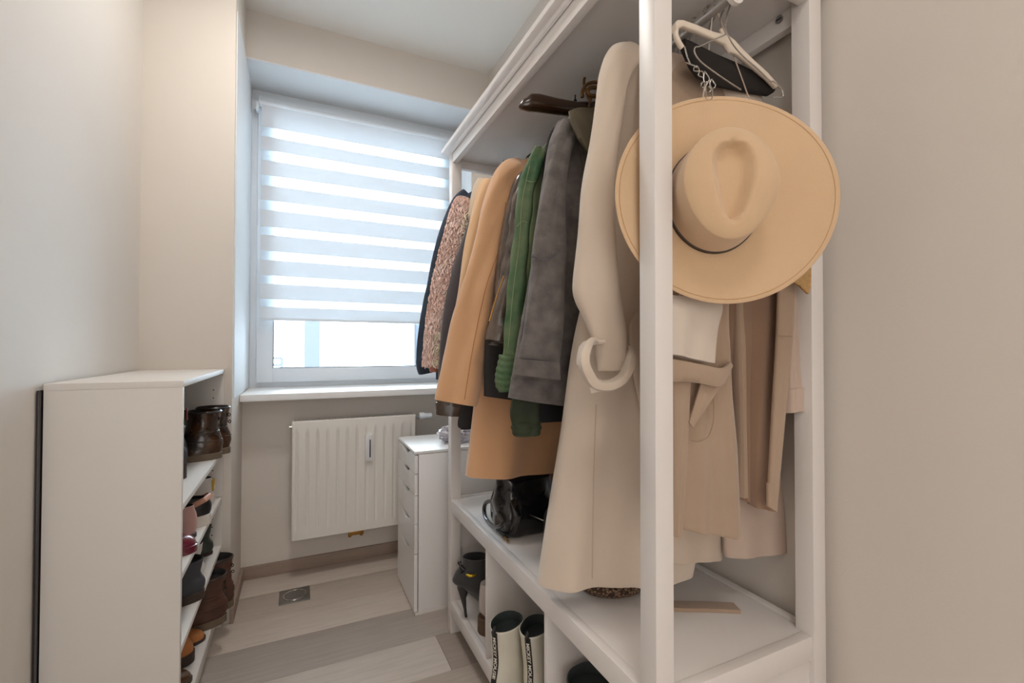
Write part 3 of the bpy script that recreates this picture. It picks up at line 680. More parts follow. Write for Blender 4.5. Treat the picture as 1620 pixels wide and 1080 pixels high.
for ln in ([(889, 200), (893, 230), (897, 262)], [(905, 195), (914, 225), (921, 262)]): stitch('seam', gb, ln, M_char, g, .0012)
for ln in ([(842, 402), (858, 411), (870, 409), (884, 398)], [(815, 566), (845, 568), (878, 573)], [(813, 592), (845, 597), (876, 601)]): stitch('seam', gs, ln, M_char, g, .0012)
M_coll = mat('olive_grey_cord', (104, 96, 78), .85, var=.25, vscale=20, bump=.3, bscale=160)
collar('collar', [[pt(899, 177, Y=.945), pt(912, 172, Y=.95), pt(928, 172, Y=.96), pt(950, 176, Y=.97)],
                  [pt(903, 196, Y=.93), pt(915, 196, Y=.93), pt(930, 198, Y=.94), pt(952, 204, Y=.95)],
                  [pt(914, 220, Y=.925), pt(921, 220, Y=.92), pt(934, 222, Y=.93), pt(952, 226, Y=.94)],
                  [pt(927, 238, Y=.925), pt(930, 240, Y=.92), pt(938, 244, Y=.925), pt(950, 250, Y=.93)]], M_coll, g)
hook(g, XRD, 1.0, M_black)
# ---- wooden hanger sticking out above the grey jacket
g = empty('wooden_hanger', (.77, 1.08, ZRD), 'dark varnished wooden coat hanger with bronze hook sticking out above the grey jacket', 'hanger')
Yh = 1.115
pa = pt(822, 166, Y=Yh); 
bm = bmesh.new(); rg = []
prof = [(821, 167, 169, .004), (826, 158, 172, .014), (838, 150, 175, .020), (850, 150, 176, .020), (880, 157, 180, .018), (910, 162, 184, .015), (940, 161, 184, .014), (970, 163, 188, .014), (1010, 172, 196, .016), (1040, 183, 204, .014), (1052, 196, 206, .006)]
for px, y0, y1, hy in prof:
    a = pt(px, y0, Y=Yh); b = pt(px, y1, Y=Yh); c = (a+b)/2; hz = (a.z-b.z)/2
    rg.append([c+Vector((0, hy*spow(math.cos(2*PI*k/16), .7), hz*spow(math.sin(2*PI*k/16), .7))) for k in range(16)])
loft(bm, rg, True, True); finish(bm, 'arm', M_dwood, g)
hc = pt(939, 128, Y=Yh-.02)
tube('hook', [pt(934, 160, Y=Yh-.02), pt(927, 146, Y=Yh-.02), pt(924, 130, Y=Yh-.02), pt(928, 116, Y=Yh-.02), pt(940, 111, Y=Yh-.02), pt(952, 116, Y=Yh-.02), pt(957, 130, Y=Yh-.02), pt(952, 140, Y=Yh-.02)], .0042, M_bronze, g, 12, smooth=4)
g2 = empty('bronze_hook', (.72, 1.0, ZRD), 'curled bronze metal clip hook beside the shoulder of the long beige coat', 'hook')
Yk = 1.0
tube('curl', [pt(921, 154, Y=Yk), pt(922, 143, Y=Yk), pt(928, 134, Y=Yk), pt(940, 130, Y=Yk), pt(950, 133, Y=Yk), pt(954, 143, Y=Yk)], .0045, M_bronze, g2, 12, smooth=4)
tube('inner_curl', [pt(944, 138, Y=Yk), pt(934, 139, Y=Yk), pt(929, 145, Y=Yk), pt(933, 151, Y=Yk), pt(942, 152, Y=Yk)], .0055, M_bronze, g2, 12, smooth=4)
tube('ring', [pt(934, 172, Y=Yk-.01), pt(931, 180, Y=Yk-.01), pt(933, 189, Y=Yk-.01), pt(940, 191, Y=Yk-.01), pt(945, 182, Y=Yk-.01), pt(942, 172, Y=Yk-.01), pt(934, 172, Y=Yk-.01)], .002, M_brass, g2, 8, smooth=4)
tube('stem', [pt(938, 152, Y=Yk), pt(933, 162, Y=Yk), pt(932, 172, Y=Yk-.01), pt(942, 178, Y=Yk-.01), pt(962, 170, Y=Yk-.01)], .0025, M_bronze, g2, 8, smooth=4)

# ---- long beige coat
g = empty('beige_coat', (XRD, .86, ZRD), 'long beige wool coat with a turned-back cuff, hanging left of the near rack post', 'coat', GR)
body('body', [(pt(1015, 84, Y=.80), (.86, .78, 1.79), .05), (pt(985, 92, Y=.81), (.97, .74, 1.76), .08), (pt(975, 130, Y=.82), (1.0, .735, 1.70), .09), (pt(955, 250, Y=.86), (1.0, .74, 1.5), .09), (pt(938, 400, Y=.88), (1.0, .76, 1.3), .10), (pt(906, 545, Y=.92), (.96, .79, 1.1), .11), (pt(886, 690, Y=.95), (.93, .81, .9), .115), (pt(868, 800, Y=.965), (.90, .82, .75), .12), (pt(850, 919, Y=.975), (.87, .83, .605), .115)], M_beige, g, seed=21, fold=.012, k=5, ph=2.2, amp=.005)
sleeve('sleeve', [S(985, 1028, 80, Y=.775, depth=.5), S(960, 1012, 92, Y=.78, depth=.55), S(948, 996, 122, Y=.78, depth=.6), S(941, 986, 165, Y=.78, depth=.65), S(931, 975, 240, Y=.785, depth=.7), S(916, 972, 320, Y=.79, depth=.7), S(910, 974, 392, Y=.795, depth=.65), S(906, 980, 446, Y=.80, depth=.6), S(909, 982, 466, Y=.80, depth=.6), S(923, 986, 498, Y=.80, depth=.6), S(934, 991, 530, Y=.80, depth=.6), S(940, 991, 560, Y=.80, depth=.6), S(944, 988, 586, Y=.80, depth=.6)], M_beige, g, seed=22, amp=.005, N=48, fo=.12)
# rolled cuff: a hanging loop of cloth
bm = bmesh.new(); n = 40; rg = []
mid = [(950, 541), (930, 544), (923, 570), (930, 592), (941, 606), (962, 609), (982, 600), (993, 583), (991, 560), (986, 552)]
cen = crom([list(pt(x, y, Y=.755 if 1 < i < 8 else .80)) for i, (x, y) in enumerate(mid)], 5)
wd = crom([[v] for v in (.008, .012, .017, .019, .018, .017, .016, .014, .011, .007)], 5)
cpts = [Vector(c) for c in cen]
for i, c in enumerate(cpts):
    t = (cpts[min(i+1, len(cpts)-1)]-cpts[max(i-1, 0)]).normalized(); vdir = Vector((F_.x, F_.y, 0)); s = t.cross(vdir).normalized(); b = s.cross(t).normalized()
    ww = wd[i][0]
    rg.append([c+s*ww*.6*spow(math.cos(2*PI*k/12), .5)+b*.024*spow(math.sin(2*PI*k/12), .5) for k in range(12)])
loft(bm, rg, True, True); finish(bm, 'cuff', M_beige, g)
flap('cuff_edge', [pt(932, 612, Y=.75), pt(985, 604, Y=.75), pt(984, 610, Y=.75), pt(934, 622, Y=.75)], .003, M_greige, g, .001)
sp = [pt(941, 625, Y=.875), pt(940, 720, Y=.885), pt(939, 820, Y=.895), pt(938, 915, Y=.90)]
hook(g, XRD, .80, M_chrome); 
bd = [o for o in g.children if o.name.startswith('body')][0]; sl = [o for o in g.children if o.name.startswith('sleeve')][0]
M_bseam = mat('beige_seam', (196, 178, 160), .9)
stitch('seam', bd, [(943, 640), (940, 720), (938, 820), (937, 915)], M_bseam, g, .0013)
# ---- garments right of the near post
g = empty('belted_trench_coat', (XRD, .74, ZRD), 'tan belted coat with knotted sash hanging directly behind the cream hat', 'coat', GR)
Ya = .712
body('body', [(pt(1080, 92, Y=.76), pt(1120, 92, Y=.75), .03), (pt(1055, 108, Y=.76), pt(1165, 140, Y=.74), .045), (pt(1050, 160, Y=.75), pt(1200, 215, Y=.73), .05), (pt(1052, 350, Y=Ya), pt(1180, 400, Y=Ya-.03), .06), (pt(1055, 470, Y=Ya), pt(1150, 470, Y=Ya-.02), .055), (pt(1056, 560, Y=Ya), pt(1152, 560, Y=Ya-.02), .05), (pt(1052, 620, Y=Ya), pt(1155, 620, Y=Ya-.02), .05), (pt(1050, 730, Y=Ya), pt(1164, 730, Y=Ya-.02), .05), (pt(1048, 815, Y=Ya), pt(1169, 832, Y=Ya-.02), .05), (pt(1050, 828, Y=Ya), pt(1168, 849, Y=Ya-.02), .045)], M_trench, g, seed=31, fold=.006, k=6, amp=.004)
body('front_edge', [(pt(1063, 600, Y=.668), pt(1091, 600, Y=.668), .016), (pt(1064, 700, Y=.668), pt(1087, 700, Y=.668), .016), (pt(1062, 846, Y=.668), pt(1078, 849, Y=.668), .014)], M_trench, g, seed=3, fold=.002, amp=.002, N=32)
# sash
bm = bmesh.new()
collar('belt', [[pt(1040, 565, Y=.655), pt(1075, 570, Y=.652), pt(1110, 577, Y=.65), pt(1140, 582, Y=.652), pt(1152, 572, Y=.66)],
                [pt(1040, 590, Y=.648), pt(1075, 592, Y=.645), pt(1110, 596, Y=.643), pt(1136, 598, Y=.643), pt(1156, 578, Y=.66)],
                [pt(1040, 605, Y=.655), pt(1075, 603, Y=.652), pt(1105, 606, Y=.65), pt(1130, 611, Y=.648), pt(1143, 606, Y=.655)]], M_trench, g, .006)
flap('belt_tail', [pt(1112, 592, Y=.66), pt(1142, 606, Y=.655), pt(1095, 676, Y=.66), pt(1089, 668, Y=.662)], .003, M_trench, g)
tube('pocket_seam', [pt(1127, 608, Y=.662), pt(1129, 640, Y=.661), pt(1128, 668, Y=.661), pt(1120, 690, Y=.662), pt(1106, 698, Y=.663), pt(1094, 697, Y=.664)], .0009, M_brown, g, 6, smooth=4)
hook(g, XRD, .71, M_chrome)
# folded light blouse
g = empty('light_blouse', (.72, .67, 1.25), 'pale greige silky blouse folded over just under the hat brim', 'blouse', GR)
body('folded_panel', [(pt(1040, 466, Y=.665), pt(1140, 474, Y=.655), .022), (pt(1040, 485, Y=.66), pt(1142, 490, Y=.65), .03), (pt(1040, 520, Y=.66), pt(1134, 524, Y=.65), .03), (pt(1040, 556, Y=.66), pt(1130, 574, Y=.65), .024)], M_greige, g, seed=4, fold=.006, k=3.5, amp=.004, N=48)
tube('hanging_loop', [pt(1075, 470, Y=.668), pt(1085, 400, Y=.69), pt(1100, 250, Y=.70), pt(1118, 110, Y=.705), (XRD, .70, ZRD-.013)], .0014, M_greige, g, 6, smooth=4)
# taupe suede coat
g = empty('taupe_coat', (XRD, .70, ZRD), 'taupe brown suede coat with a patch pocket, right of the belted tan coat', 'coat', GR)
body('back_panel', [(pt(1128, 140, Y=.765), pt(1160, 140, Y=.755), .03), (pt(1100, 170, Y=.76), pt(1225, 200, Y=.72), .04), (pt(1105, 350, Y=.75), (1.01, .70, 1.45), .05), (pt(1110, 470, Y=.75), (1.012, .69, 1.3), .05), (pt(1140, 620, Y=.75), (1.0, .69, 1.04), .05), (pt(1150, 780, Y=.75), (.985, .69, .79), .045)], M_brown, g, seed=40, fold=.004, hem=False)
body('sleeve_fold', [(pt(1156, 430, Y=.715), pt(1180, 430, Y=.715), .03), (pt(1157, 480, Y=.715), pt(1172, 480, Y=.71), .03), (pt(1160, 560, Y=.715), pt(1176, 560, Y=.71), .03), (pt(1165, 690, Y=.715), pt(1178, 690, Y=.71), .03), (pt(1166, 784, Y=.715), pt(1181, 786, Y=.71), .025)], M_trench, g, seed=5, fold=.003, amp=.002)
body('front_panel', [(pt(1176, 430, Y=.715), pt(1254, 440, Y=.672), .03), (pt(1176, 500, Y=.715), pt(1254, 500, Y=.672), .035), (pt(1178, 600, Y=.715), pt(1246, 600, Y=.672), .035), (pt(1180, 700, Y=.715), pt(1236, 700, Y=.675), .035), (pt(1182, 795, Y=.715), pt(1228, 808, Y=.676), .03)], M_brown, g, seed=6, fold=.005, k=3, amp=.003)
body('front_facing', [(pt(1231, 440, Y=.655), pt(1256, 452, Y=.648), .012), (pt(1228, 530, Y=.655), pt(1254, 530, Y=.648), .013), (pt(1222, 640, Y=.656), pt(1243, 640, Y=.650), .013), (pt(1213, 800, Y=.658), pt(1228, 808, Y=.654), .011)], M_trench, g, seed=8, fold=.001, amp=.0015, N=32)
tube('pocket_seam', [pt(1228, 531, Y=.642), pt(1253, 532, Y=.636)], .0009, M_brown, g, 6)
hook(g, XRD, .745, M_chrome)
# pale top with flaring sleeve against the rear post
g = empty('pale_blouse', (.97, .66, 1.2), 'pale pinkish beige top with a flared sleeve beside the rear rack post', 'blouse', GR)
body('sleeve', [(pt(1236, 440, Y=.665), pt(1262, 445, Y=.652), .02), (pt(1238, 500, Y=.665), pt(1264, 500, Y=.650), .022), (pt(1238, 580, Y=.665), pt(1268, 580, Y=.645), .024), (pt(1238, 652, Y=.662), pt(1278, 648, Y=.634), .024)], M_pale, g, seed=9, fold=.003, k=3, amp=.002)
tube('hanging_loop', [pt(1250, 445, Y=.66), pt(1235, 330, Y=.67), pt(1200, 200, Y=.69), (XRD, .685, ZRD-.013)], .0014, M_pale, g, 6, smooth=4)
# long pale dress and inner hem
g = empty('pale_dress', (XRD, .80, ZRD), 'long pale beige dress whose wide hem shows below the taupe coat', 'dress', GR)
body('skirt', [((.76, .77, 1.79), (.85, .77, 1.79), .03), ((.66, .765, 1.74), (.97, .75, 1.74), .03), ((.70, .765, 1.2), (1.0, .74, 1.2), .03), (pt(1120, 700, Y=.775), pt(1226, 700, Y=.735), .035), (pt(1140, 800, Y=.775), pt(1238, 790, Y=.728), .035), (pt(1146, 879, Y=.775), pt(1244, 872, Y=.722), .035)], M_pale, g, seed=10, fold=.004, k=3, amp=.003)
hook(g, XRD, .77, M_chrome)
g = empty('cream_slip', (XRD, .84, ZRD), 'cream underskirt with a stepped hem, lowest of the clothes right of the near post', 'dress', GR)
M_slip = mat('cream_slip', (204, 186, 168), .7, sheen=.2)
body('skirt', [((.76, .83, 1.79), (.85, .83, 1.79), .03), ((.68, .83, 1.2), (.94, .83, 1.2), .03), (pt(1050, 780, Y=.80), pt(1138, 800, Y=.80), .03), (pt(1050, 860, Y=.80), pt(1141, 868, Y=.80), .03), (pt(1050, 888, Y=.80), pt(1141, 884, Y=.80), .028)], M_slip, g, seed=10, fold=.003, k=4, amp=.002)
hook(g, XRD, .825, M_chrome)
# knitted piece under the hat
g = empty('knit_scarf', (.96, .64, 1.32), 'mustard beige knitted cloth corner poking out under the right side of the hat brim', 'scarf')
M_knit = mat('mustard_knit', (196, 156, 104), .9, bump=.8, bscale=260, var=.2, vscale=120)
collar('cloth', [[pt(1228, 400, Y=.635), pt(1255, 405, Y=.627), pt(1279, 398, Y=.615)], [pt(1228, 438, Y=.635), pt(1254, 440, Y=.625), pt(1280, 436, Y=.615)], [pt(1240, 440, Y=.632), pt(1262, 452, Y=.62), pt(1279, 456, Y=.613)], [pt(1256, 440, Y=.626), pt(1266, 456, Y=.618), pt(1276, 465, Y=.613)]], M_knit, g, .006)
# ---- hangers at the near end
def wire(name, label, pts, m, r, Yv, hx=None):
    g = empty(name, (XRD, Yv, ZRD), label, 'hanger', 'hangers at the near end of the rail')
    return g
M_wplas = mat('white_plastic', (226, 212, 196), .35)
g = empty('plastic_hanger', (XRD, .69, ZRD), 'white plastic coat hanger with a rounded drooping end above the hat', 'hanger')
Yw = .682
def slab(name, prof, Y, hy, m, parent, e=.6):
    bm = bmesh.new(); rg = []
    for (px, ya, yb_) in prof:
        a = pt(px, ya, Y=Y); b = pt(px, yb_, Y=Y); c = (a+b)/2; hz = (a.z-b.z)/2; hh = (a.x*0)+hz
        rg.append([c+Vector((0, hy*spow(math.cos(2*PI*k/16), e), hh*spow(math.sin(2*PI*k/16), e))) for k in range(16)])
    loft(bm, rg, True, True); return finish(bm, name, m, parent)
slab('bar', [(1066, 38, 52), (1070, 33, 48), (1078, 33, 44), (1100, 41, 52), (1125, 51, 63), (1145, 56, 72), (1152, 58, 84), (1160, 64, 86), (1170, 76, 92), (1190, 96, 108), (1212, 116, 126), (1226, 132, 140)], Yw, .006, M_wplas, g)
tube('end_curl', [pt(1070, 42, Y=Yw), pt(1069, 56, Y=Yw), pt(1074, 68, Y=Yw), pt(1079, 76, Y=Yw)], .0055, M_wplas, g, 10, smooth=4)
tube('neck', [pt(1148, 66, Y=Yw), pt(1140, 46, Y=Yw)], .004, M_wplas, g, 10)
hook(g, pt(1140, 46, Y=Yw).x, Yw, M_chrome)
g = empty('felt_hanger', (XRD, .70, ZRD), 'broad black felt-covered hanger with steel clips behind the top of the hat', 'hanger')
slab('arm', [(1080, 62, 78), (1092, 66, 108), (1104, 72, 124), (1130, 85, 137), (1160, 98, 143), (1190, 112, 149), (1214, 127, 152), (1221, 136, 148)], .70, .009, mat('black_felt', (30, 25, 22), .95), g, .8)
hook(g, .81, .705, M_chrome)
tube('clip_spring', [pt(1083, 74, Y=.69), pt(1085, 82, Y=.69), pt(1088, 92, Y=.69), pt(1092, 102, Y=.69)], .0016, M_chrome, g, 6, smooth=3)
g = empty('wire_hanger', (XRD, .665, ZRD), 'thin silver wire hanger, nearest on the rail, with notched end by the rear post', 'hanger')
Yv = .663
tube('frame', [pt(1148, 40, Y=Yv), pt(1150, 52, Y=Yv), pt(1161, 72, Y=Yv), pt(1178, 91, Y=Yv), pt(1200, 110, Y=Yv), pt(1218, 128, Y=Yv), pt(1224, 129, Y=Yv), pt(1236, 140, Y=Yv), pt(1239, 150, Y=Yv), pt(1236, 154, Y=Yv), pt(1222, 154, Y=Yv)], .0014, M_chrome, g, 8, smooth=5)
tube('left_arm', [pt(1150, 52, Y=Yv), pt(1145, 56, Y=Yv), pt(1125, 65, Y=Yv), pt(1108, 73, Y=Yv), pt(1100, 75, Y=Yv), pt(1099, 83, Y=Yv), pt(1108, 97, Y=Yv), pt(1130, 114, Y=Yv), pt(1155, 131, Y=Yv), pt(1172, 142, Y=Yv)], .0015, M_chrome, g, 8, smooth=5)
hook(g, pt(1148, 40, Y=Yv).x, Yv, M_chrome)
for i, (yy, m_, lb) in enumerate(((.80, M_black, 'black wire hanger hook, farthest of the hooks over the near end of the rail'), )):
    g = empty('spare_hanger', (XRD, yy, ZRD), 'black wire hanger, farthest of the hooks crossing the pale rail above the white hanger', 'hanger')
    hook(g, XRD+.005, yy, m_, .0016); hanger(g, yy, m_, .66, .95, r=.0015)
# ---- chain clip holding the hat
g = empty('hat_clip', (.72, .62, 1.66), 'small silver curb chain and wire clip holding the top of the hat brim', 'clip')
hc0 = pt(1097, 105, Y=.668)
def Hc(px, py, k): return pt(px, py, Y=.655-.028*k)
for i, (px, py, rx, ry, rot) in enumerate(((1103, 110, .007, .004, -.6), (1110, 119, .0075, .004, -1), (1117, 122, .005, .011, .2), (1114, 133, .007, .0045, .6), (1121, 138, .0055, .010, -.1), (1127, 133, .005, .009, .1))):
    c = Hc(px, py, i/5); pts = []
    for k in range(19):
        a = 2*PI*k/18; u, v = math.cos(a)*rx, math.sin(a)*ry
        pts.append(c+R_*(u*math.cos(rot)-v*math.sin(rot))+U_*(u*math.sin(rot)+v*math.cos(rot))+F_*(.003*math.sin(2*a)))
    tube('link', pts, .0011, M_chrome, g, 8)
tube('link', [Hc(1098, 106, 0)+Vector((0, .02, .02)), Hc(1098, 104, 0), Hc(1103, 107, 0)], .0014, M_chrome, g, 8, smooth=3)
cp = pt(1122, 142, Y=.622)
tube('wire_clip', [pt(1117, 140, Y=.617), pt(1117, 156, Y=.605), pt(1126, 157, Y=.602), pt(1127, 141, Y=.612), pt(1121, 137, Y=.62)], .0009, M_chrome, g, 6, smooth=2)

# ================================================================ HAT
hL = pt(971, 311, Y=.702); hR = pt(1316, 311, Y=.519)
ht = empty('fedora_hat', ((hL+hR)/2), 'cream wide-brimmed fedora with teardrop crown and thin dark band hanging on the rack', 'hat')
ex = (hR-hL); RB = .2; cH = pt(1143, 312, Y=.607)
ex = Vector((ex.x, ex.y, 0)).normalized(); en = ex.cross(Vector((0, 0, 1))).normalized()
if en.dot(CP-cH) < 0: en = -en
ez = Vector((0, 0, 1))
# slight backward lean
lean = math.radians(3); ez2 = (ez*math.cos(lean)-en*math.sin(lean)); en2 = (en*math.cos(lean)+ez*math.sin(lean))
bxr = (hR-hL).length/2
pz1 = (pt(1143, 142, Y=.607).z-pt(1143, 479, Y=.607).z)/2
def HP(u, v, w_): return cH+ex*u+ez2*v+en2*w_
cu, cv = -.018, -.004         # crown centre on the brim
crx, crz = .086, .102
NA = 160
def ringp(rad_u, rad_v, c_u, c_v, wfn):
    return [HP(c_u+rad_u*math.cos(2*PI*k/NA), c_v+rad_v*math.sin(2*PI*k/NA), wfn(2*PI*k/NA)) for k in range(NA)]
# brim: top surface then rolled edge then underside
def brimw(f): return lambda a: .020*f**2.2*(math.cos(a)**2)-.004*f*math.sin(a)+.003*f*math.sin(3*a)
rg = []
for f in [i/12 for i in range(13)]:
    ru = crx*.98+(bxr-crx*.98)*f; rv = crz*.98+(pz1-crz*.98)*f
    rg.append(ringp(ru, rv, cu*(1-f), cv*(1-f), brimw(f)))
rim = rg[-1]
for du_, dw in ((.0012, -.0012), (.0002, -.003), (-.0012, -.0042)):
    rg.append(ringp(bxr+du_, pz1+du_, 0, 0, lambda a, d=dw: brimw(1)(a)+d))
for f in [i/12 for i in range(11, -1, -1)]:
    ru = crx*.98+(bxr-crx*.98)*f; rv = crz*.98+(pz1-crz*.98)*f
    rg.append(ringp(ru, rv, cu*(1-f), cv*(1-f), lambda a, f=f: brimw(f)(a)-.0042))
bm = bmesh.new(); loft(bm, rg); finish(bm, 'brim', M_hat, ht, ang=70)
# crown with teardrop dent
def teardrop(u, v):
    """signed size inside teardrop whose point is low"""
    y = (v+.062)/.128      # 0 at point, 1 at round top
    if y <= 0: return math.hypot(u, y*.128)
    if y >= 1: return math.hypot(u, (y-1)*.128)
    hw = .037*math.sqrt(y)
    if y > .55: hw *= math.sqrt(max(0, 1-((y-.55)/.45)**2))
    return abs(u)-hw
bm = bmesh.new(); NR = 90; rg = []
Hc_ = .098
for j in range(NR+1):
    s = j/NR
    # profile: side wall then rounded shoulder then flat top
    if s < .45: q = s/.45; rad_ = 1-.05*q; hh = Hc_*.80*q
    else:
        q = (s-.45)/.55; a = q*PI/2; rad_ = .95*(1-q) if q > 0 else .95; rad_ = .95*(math.cos(a)*.55+(1-q)*.45); hh = Hc_*(.80+.20*math.sin(a)**.8)
    ring = []
    for k in range(NA):
        a = 2*PI*k/NA; u = crx*rad_*math.cos(a); v = crz*rad_*math.sin(a)
        u *= 1-.18*(hh/Hc_)*max(0, -math.sin(a))         # front of the crown pinched in
        h2 = hh*(1-.12*max(0, -v/crz)*(hh/Hc_))
        d = teardrop(u, v)
        dent = 1/(1+math.exp(max(-40, d/.0042))) if d < .05 else 0
        if hh > Hc_*.5: h2 -= .030*dent*min(1, (hh/Hc_-.5)*3)*(1.0-.30*max(0, v/crz))
        ring.append(HP(cu+u+.04*(hh/Hc_)*0, cv+v, h2+brimw(0)(a)))
    rg.append(ring)
loft(bm, rg, False, True)
finish(bm, 'crown', M_hat, ht, ang=80)
bm = bmesh.new()
rg = [ringp(crx*r_, crz*r_, cu, cv, lambda a, z=z_: z) for r_, z_ in ((1.0, .001), (1.022, .001), (1.016, .0075), (.99, .0078))]
loft(bm, rg); finish(bm, 'band', mat('hat_band', (66, 54, 44), .6), ht)
bm = bmesh.new()
for rr in (.965,):
    rg = [ringp(bxr*rr+o1, pz1*rr+o1, 0, 0, lambda a, d=o2: brimw(.95)(a)+d) for o1, o2 in ((-.0007, .0003), (0, .0009), (.0007, .0003))]
    loft(bm, rg)
finish(bm, 'stitching', mat('brim_stitch', (202, 162, 118), .9), ht)
# pointed dark tip behind the brim
kn = empty('wall_hook', pt(1322, 299, X=XR-.02), 'small pointed dark hook on the right wall at the edge of the hat brim', 'hook')
tube('peg', [pt(1300, 299, X=XR-.002), pt(1308, 299, X=XR-.012), pt(1317, 299, X=XR-.014), pt(1327, 299, X=XR-.010)], [.006, .006, .005, .0012], M_dwood, kn, 12)

# ================================================================ THINGS ON THE BENCH SHELF
M_pat = mat('black_patent', (24, 25, 28), .22, bump=.6, bscale=22, coat=.5)
ZQ = ZSH-.002
bg_ = empty('black_handbag', (.72, 1.42, ZQ), 'shiny black patent handbag with strap, standing on the bench shelf under the camel coat', 'bag')
# body lofted in height
def bagring(z, cx, cy, rx, ry, rot, seed):
    r = []
    for k in range(64):
        a = 2*PI*k/64; u = rx*spow(math.cos(a), .6); v = ry*spow(math.sin(a), .6)
        p = Vector((cx+u*math.cos(rot)-v*math.sin(rot), cy+u*math.sin(rot)+v*math.cos(rot), z))
        n = noise.fractal(Vector((p.x*13+seed, p.y*13, p.z*13)), .9, 2, 4)*.012
        d = Vector((p.x-cx, p.y-cy, 0)).normalized(); r.append(p+d*n)
    return r
bm = bmesh.new(); rot = math.radians(24)
lv = crom([[0, .075, .045], [.004, .095, .06], [.03, .108, .075], [.09, .108, .075], [.13, .100, .062], [.175, .095, .045], [.20, .088, .02]], 6)
loft(bm, [bagring(ZQ+z, .70, 1.40, a_, b_, .10, 2) for z, a_, b_ in lv], True, True)
finish(bm, 'body', M_pat, bg_, ang=70)
hp_ = [pt(790, 762, X=.64), pt(781, 790, X=.62), pt(782, 815, X=.61), pt(790, 838, X=.605), pt(800, 848, X=.605)]
tube('side_strap', hp_, [.010, .012, .013, .012, .008], M_pat, bg_, 12)
tube('front_fold', [pt(800, 765, X=.655), pt(812, 790, X=.635), pt(818, 815, X=.63), pt(812, 838, X=.63), pt(802, 850, X=.62)], [.012, .016, .018, .014, .006], M_pat, bg_, 12)
tube('handle', [pt(784, 792, X=.63), pt(770, 794, X=.625), pt(766, 806, X=.62), pt(770, 822, X=.61), pt(782, 832, X=.60), pt(795, 830, X=.60), pt(800, 815, X=.61)], .0075, M_pat, bg_, 10, smooth=4)
tube('pull_tab', [pt(797, 846, X=.605), pt(800, 852, X=.60), pt(804, 856, X=.60)], [.004, .005, .003], M_brass, bg_, 8)
bm = bmesh.new(); b2 = empty('black_clutch', (.80, 1.1, ZQ), 'soft black bag with a pale zip, right of the patent handbag under the camel coat', 'bag')
loft(bm, [bagring(ZQ+z, .80, 1.19, a_, b_, .2, 7) for z, a_, b_ in crom([[0, .09, .05], [.01, .12, .075], [.06, .125, .08], [.12, .12, .07], [.16, .10, .04], [.17, .08, .01]], 5)], True, True)
finish(bm, 'body', mat('black_soft_leather', (34, 32, 32), .5, bump=.3, bscale=40), b2, ang=70)
tube('zip', [pt(838, 814, X=.655), pt(848, 818, X=.65), pt(860, 823, X=.645)], .0022, M_chrome, b2, 8)
# woven basket/hat under the coat
bm = bmesh.new(); rg = []
wc = pt(955, 930, Z=ZQ+.02); wc = Vector((wc.x+.05, wc.y+.03, ZQ))
M_straw = mat('woven_brown_straw', (120, 96, 76), .9)
nt = M_straw.node_tree; wv = nt.nodes.new('ShaderNodeTexVoronoi'); wv.inputs['Scale'].default_value = 170; rp = nt.nodes.new('ShaderNodeValToRGB')
rp.color_ramp.elements[0].color = (*lin((150, 122, 98)), 1); rp.color_ramp.elements[1].color = (*lin((60, 44, 34)), 1); rp.color_ramp.elements[0].position = .2; rp.color_ramp.elements[1].position = .6
tcn = [n for n in nt.nodes if n.type == 'TEX_COORD'][0]
nt.links.new(tcn.outputs['Object'], wv.inputs['Vector']); nt.links.new(wv.outputs['Distance'], rp.inputs[0]); nt.links.new(rp.outputs[0], nt.nodes['Principled BSDF'].inputs['Base Color'])
for z, r_ in ((0, .055), (.003, .075), (.010, .092), (.020, .102), (.030, .104), (.036, .102), (.038, .096), (.015, .088)):
    rg.append([wc+Vector((r_*math.cos(2*PI*k/48), r_*.8*math.sin(2*PI*k/48), z)) for k in range(48)])
loft(bm, rg, True, True)
tag(finish(bm, 'woven_basket', M_straw), 'round woven brown straw basket peeking out under the beige coat hem', 'basket')
# loose belt
bm = bmesh.new(); cn = crom([list(pt(1040, 958, Z=ZQ)), list(pt(1070, 961, Z=ZQ)), list(pt(1120, 962, Z=ZQ)), list(pt(1166, 964, Z=ZQ))], 6)
rg = []
for i, c in enumerate(cn):
    c = Vector(c); rg.append([c+Vector((.0-.012*0, 0, 0))+Vector((R_.x, R_.y, 0)).cross(Vector((0, 0, 1)))*s_*-1*.018+Vector((0, 0, z_)) for s_, z_ in ((-1, .001), (1, .001), (1, .007), (-1, .009))])
loft(bm, rg, True, True); tag(finish(bm, 'cloth_belt', M_trench), 'folded tan cloth belt lying on the bench shelf behind the near post', 'belt')

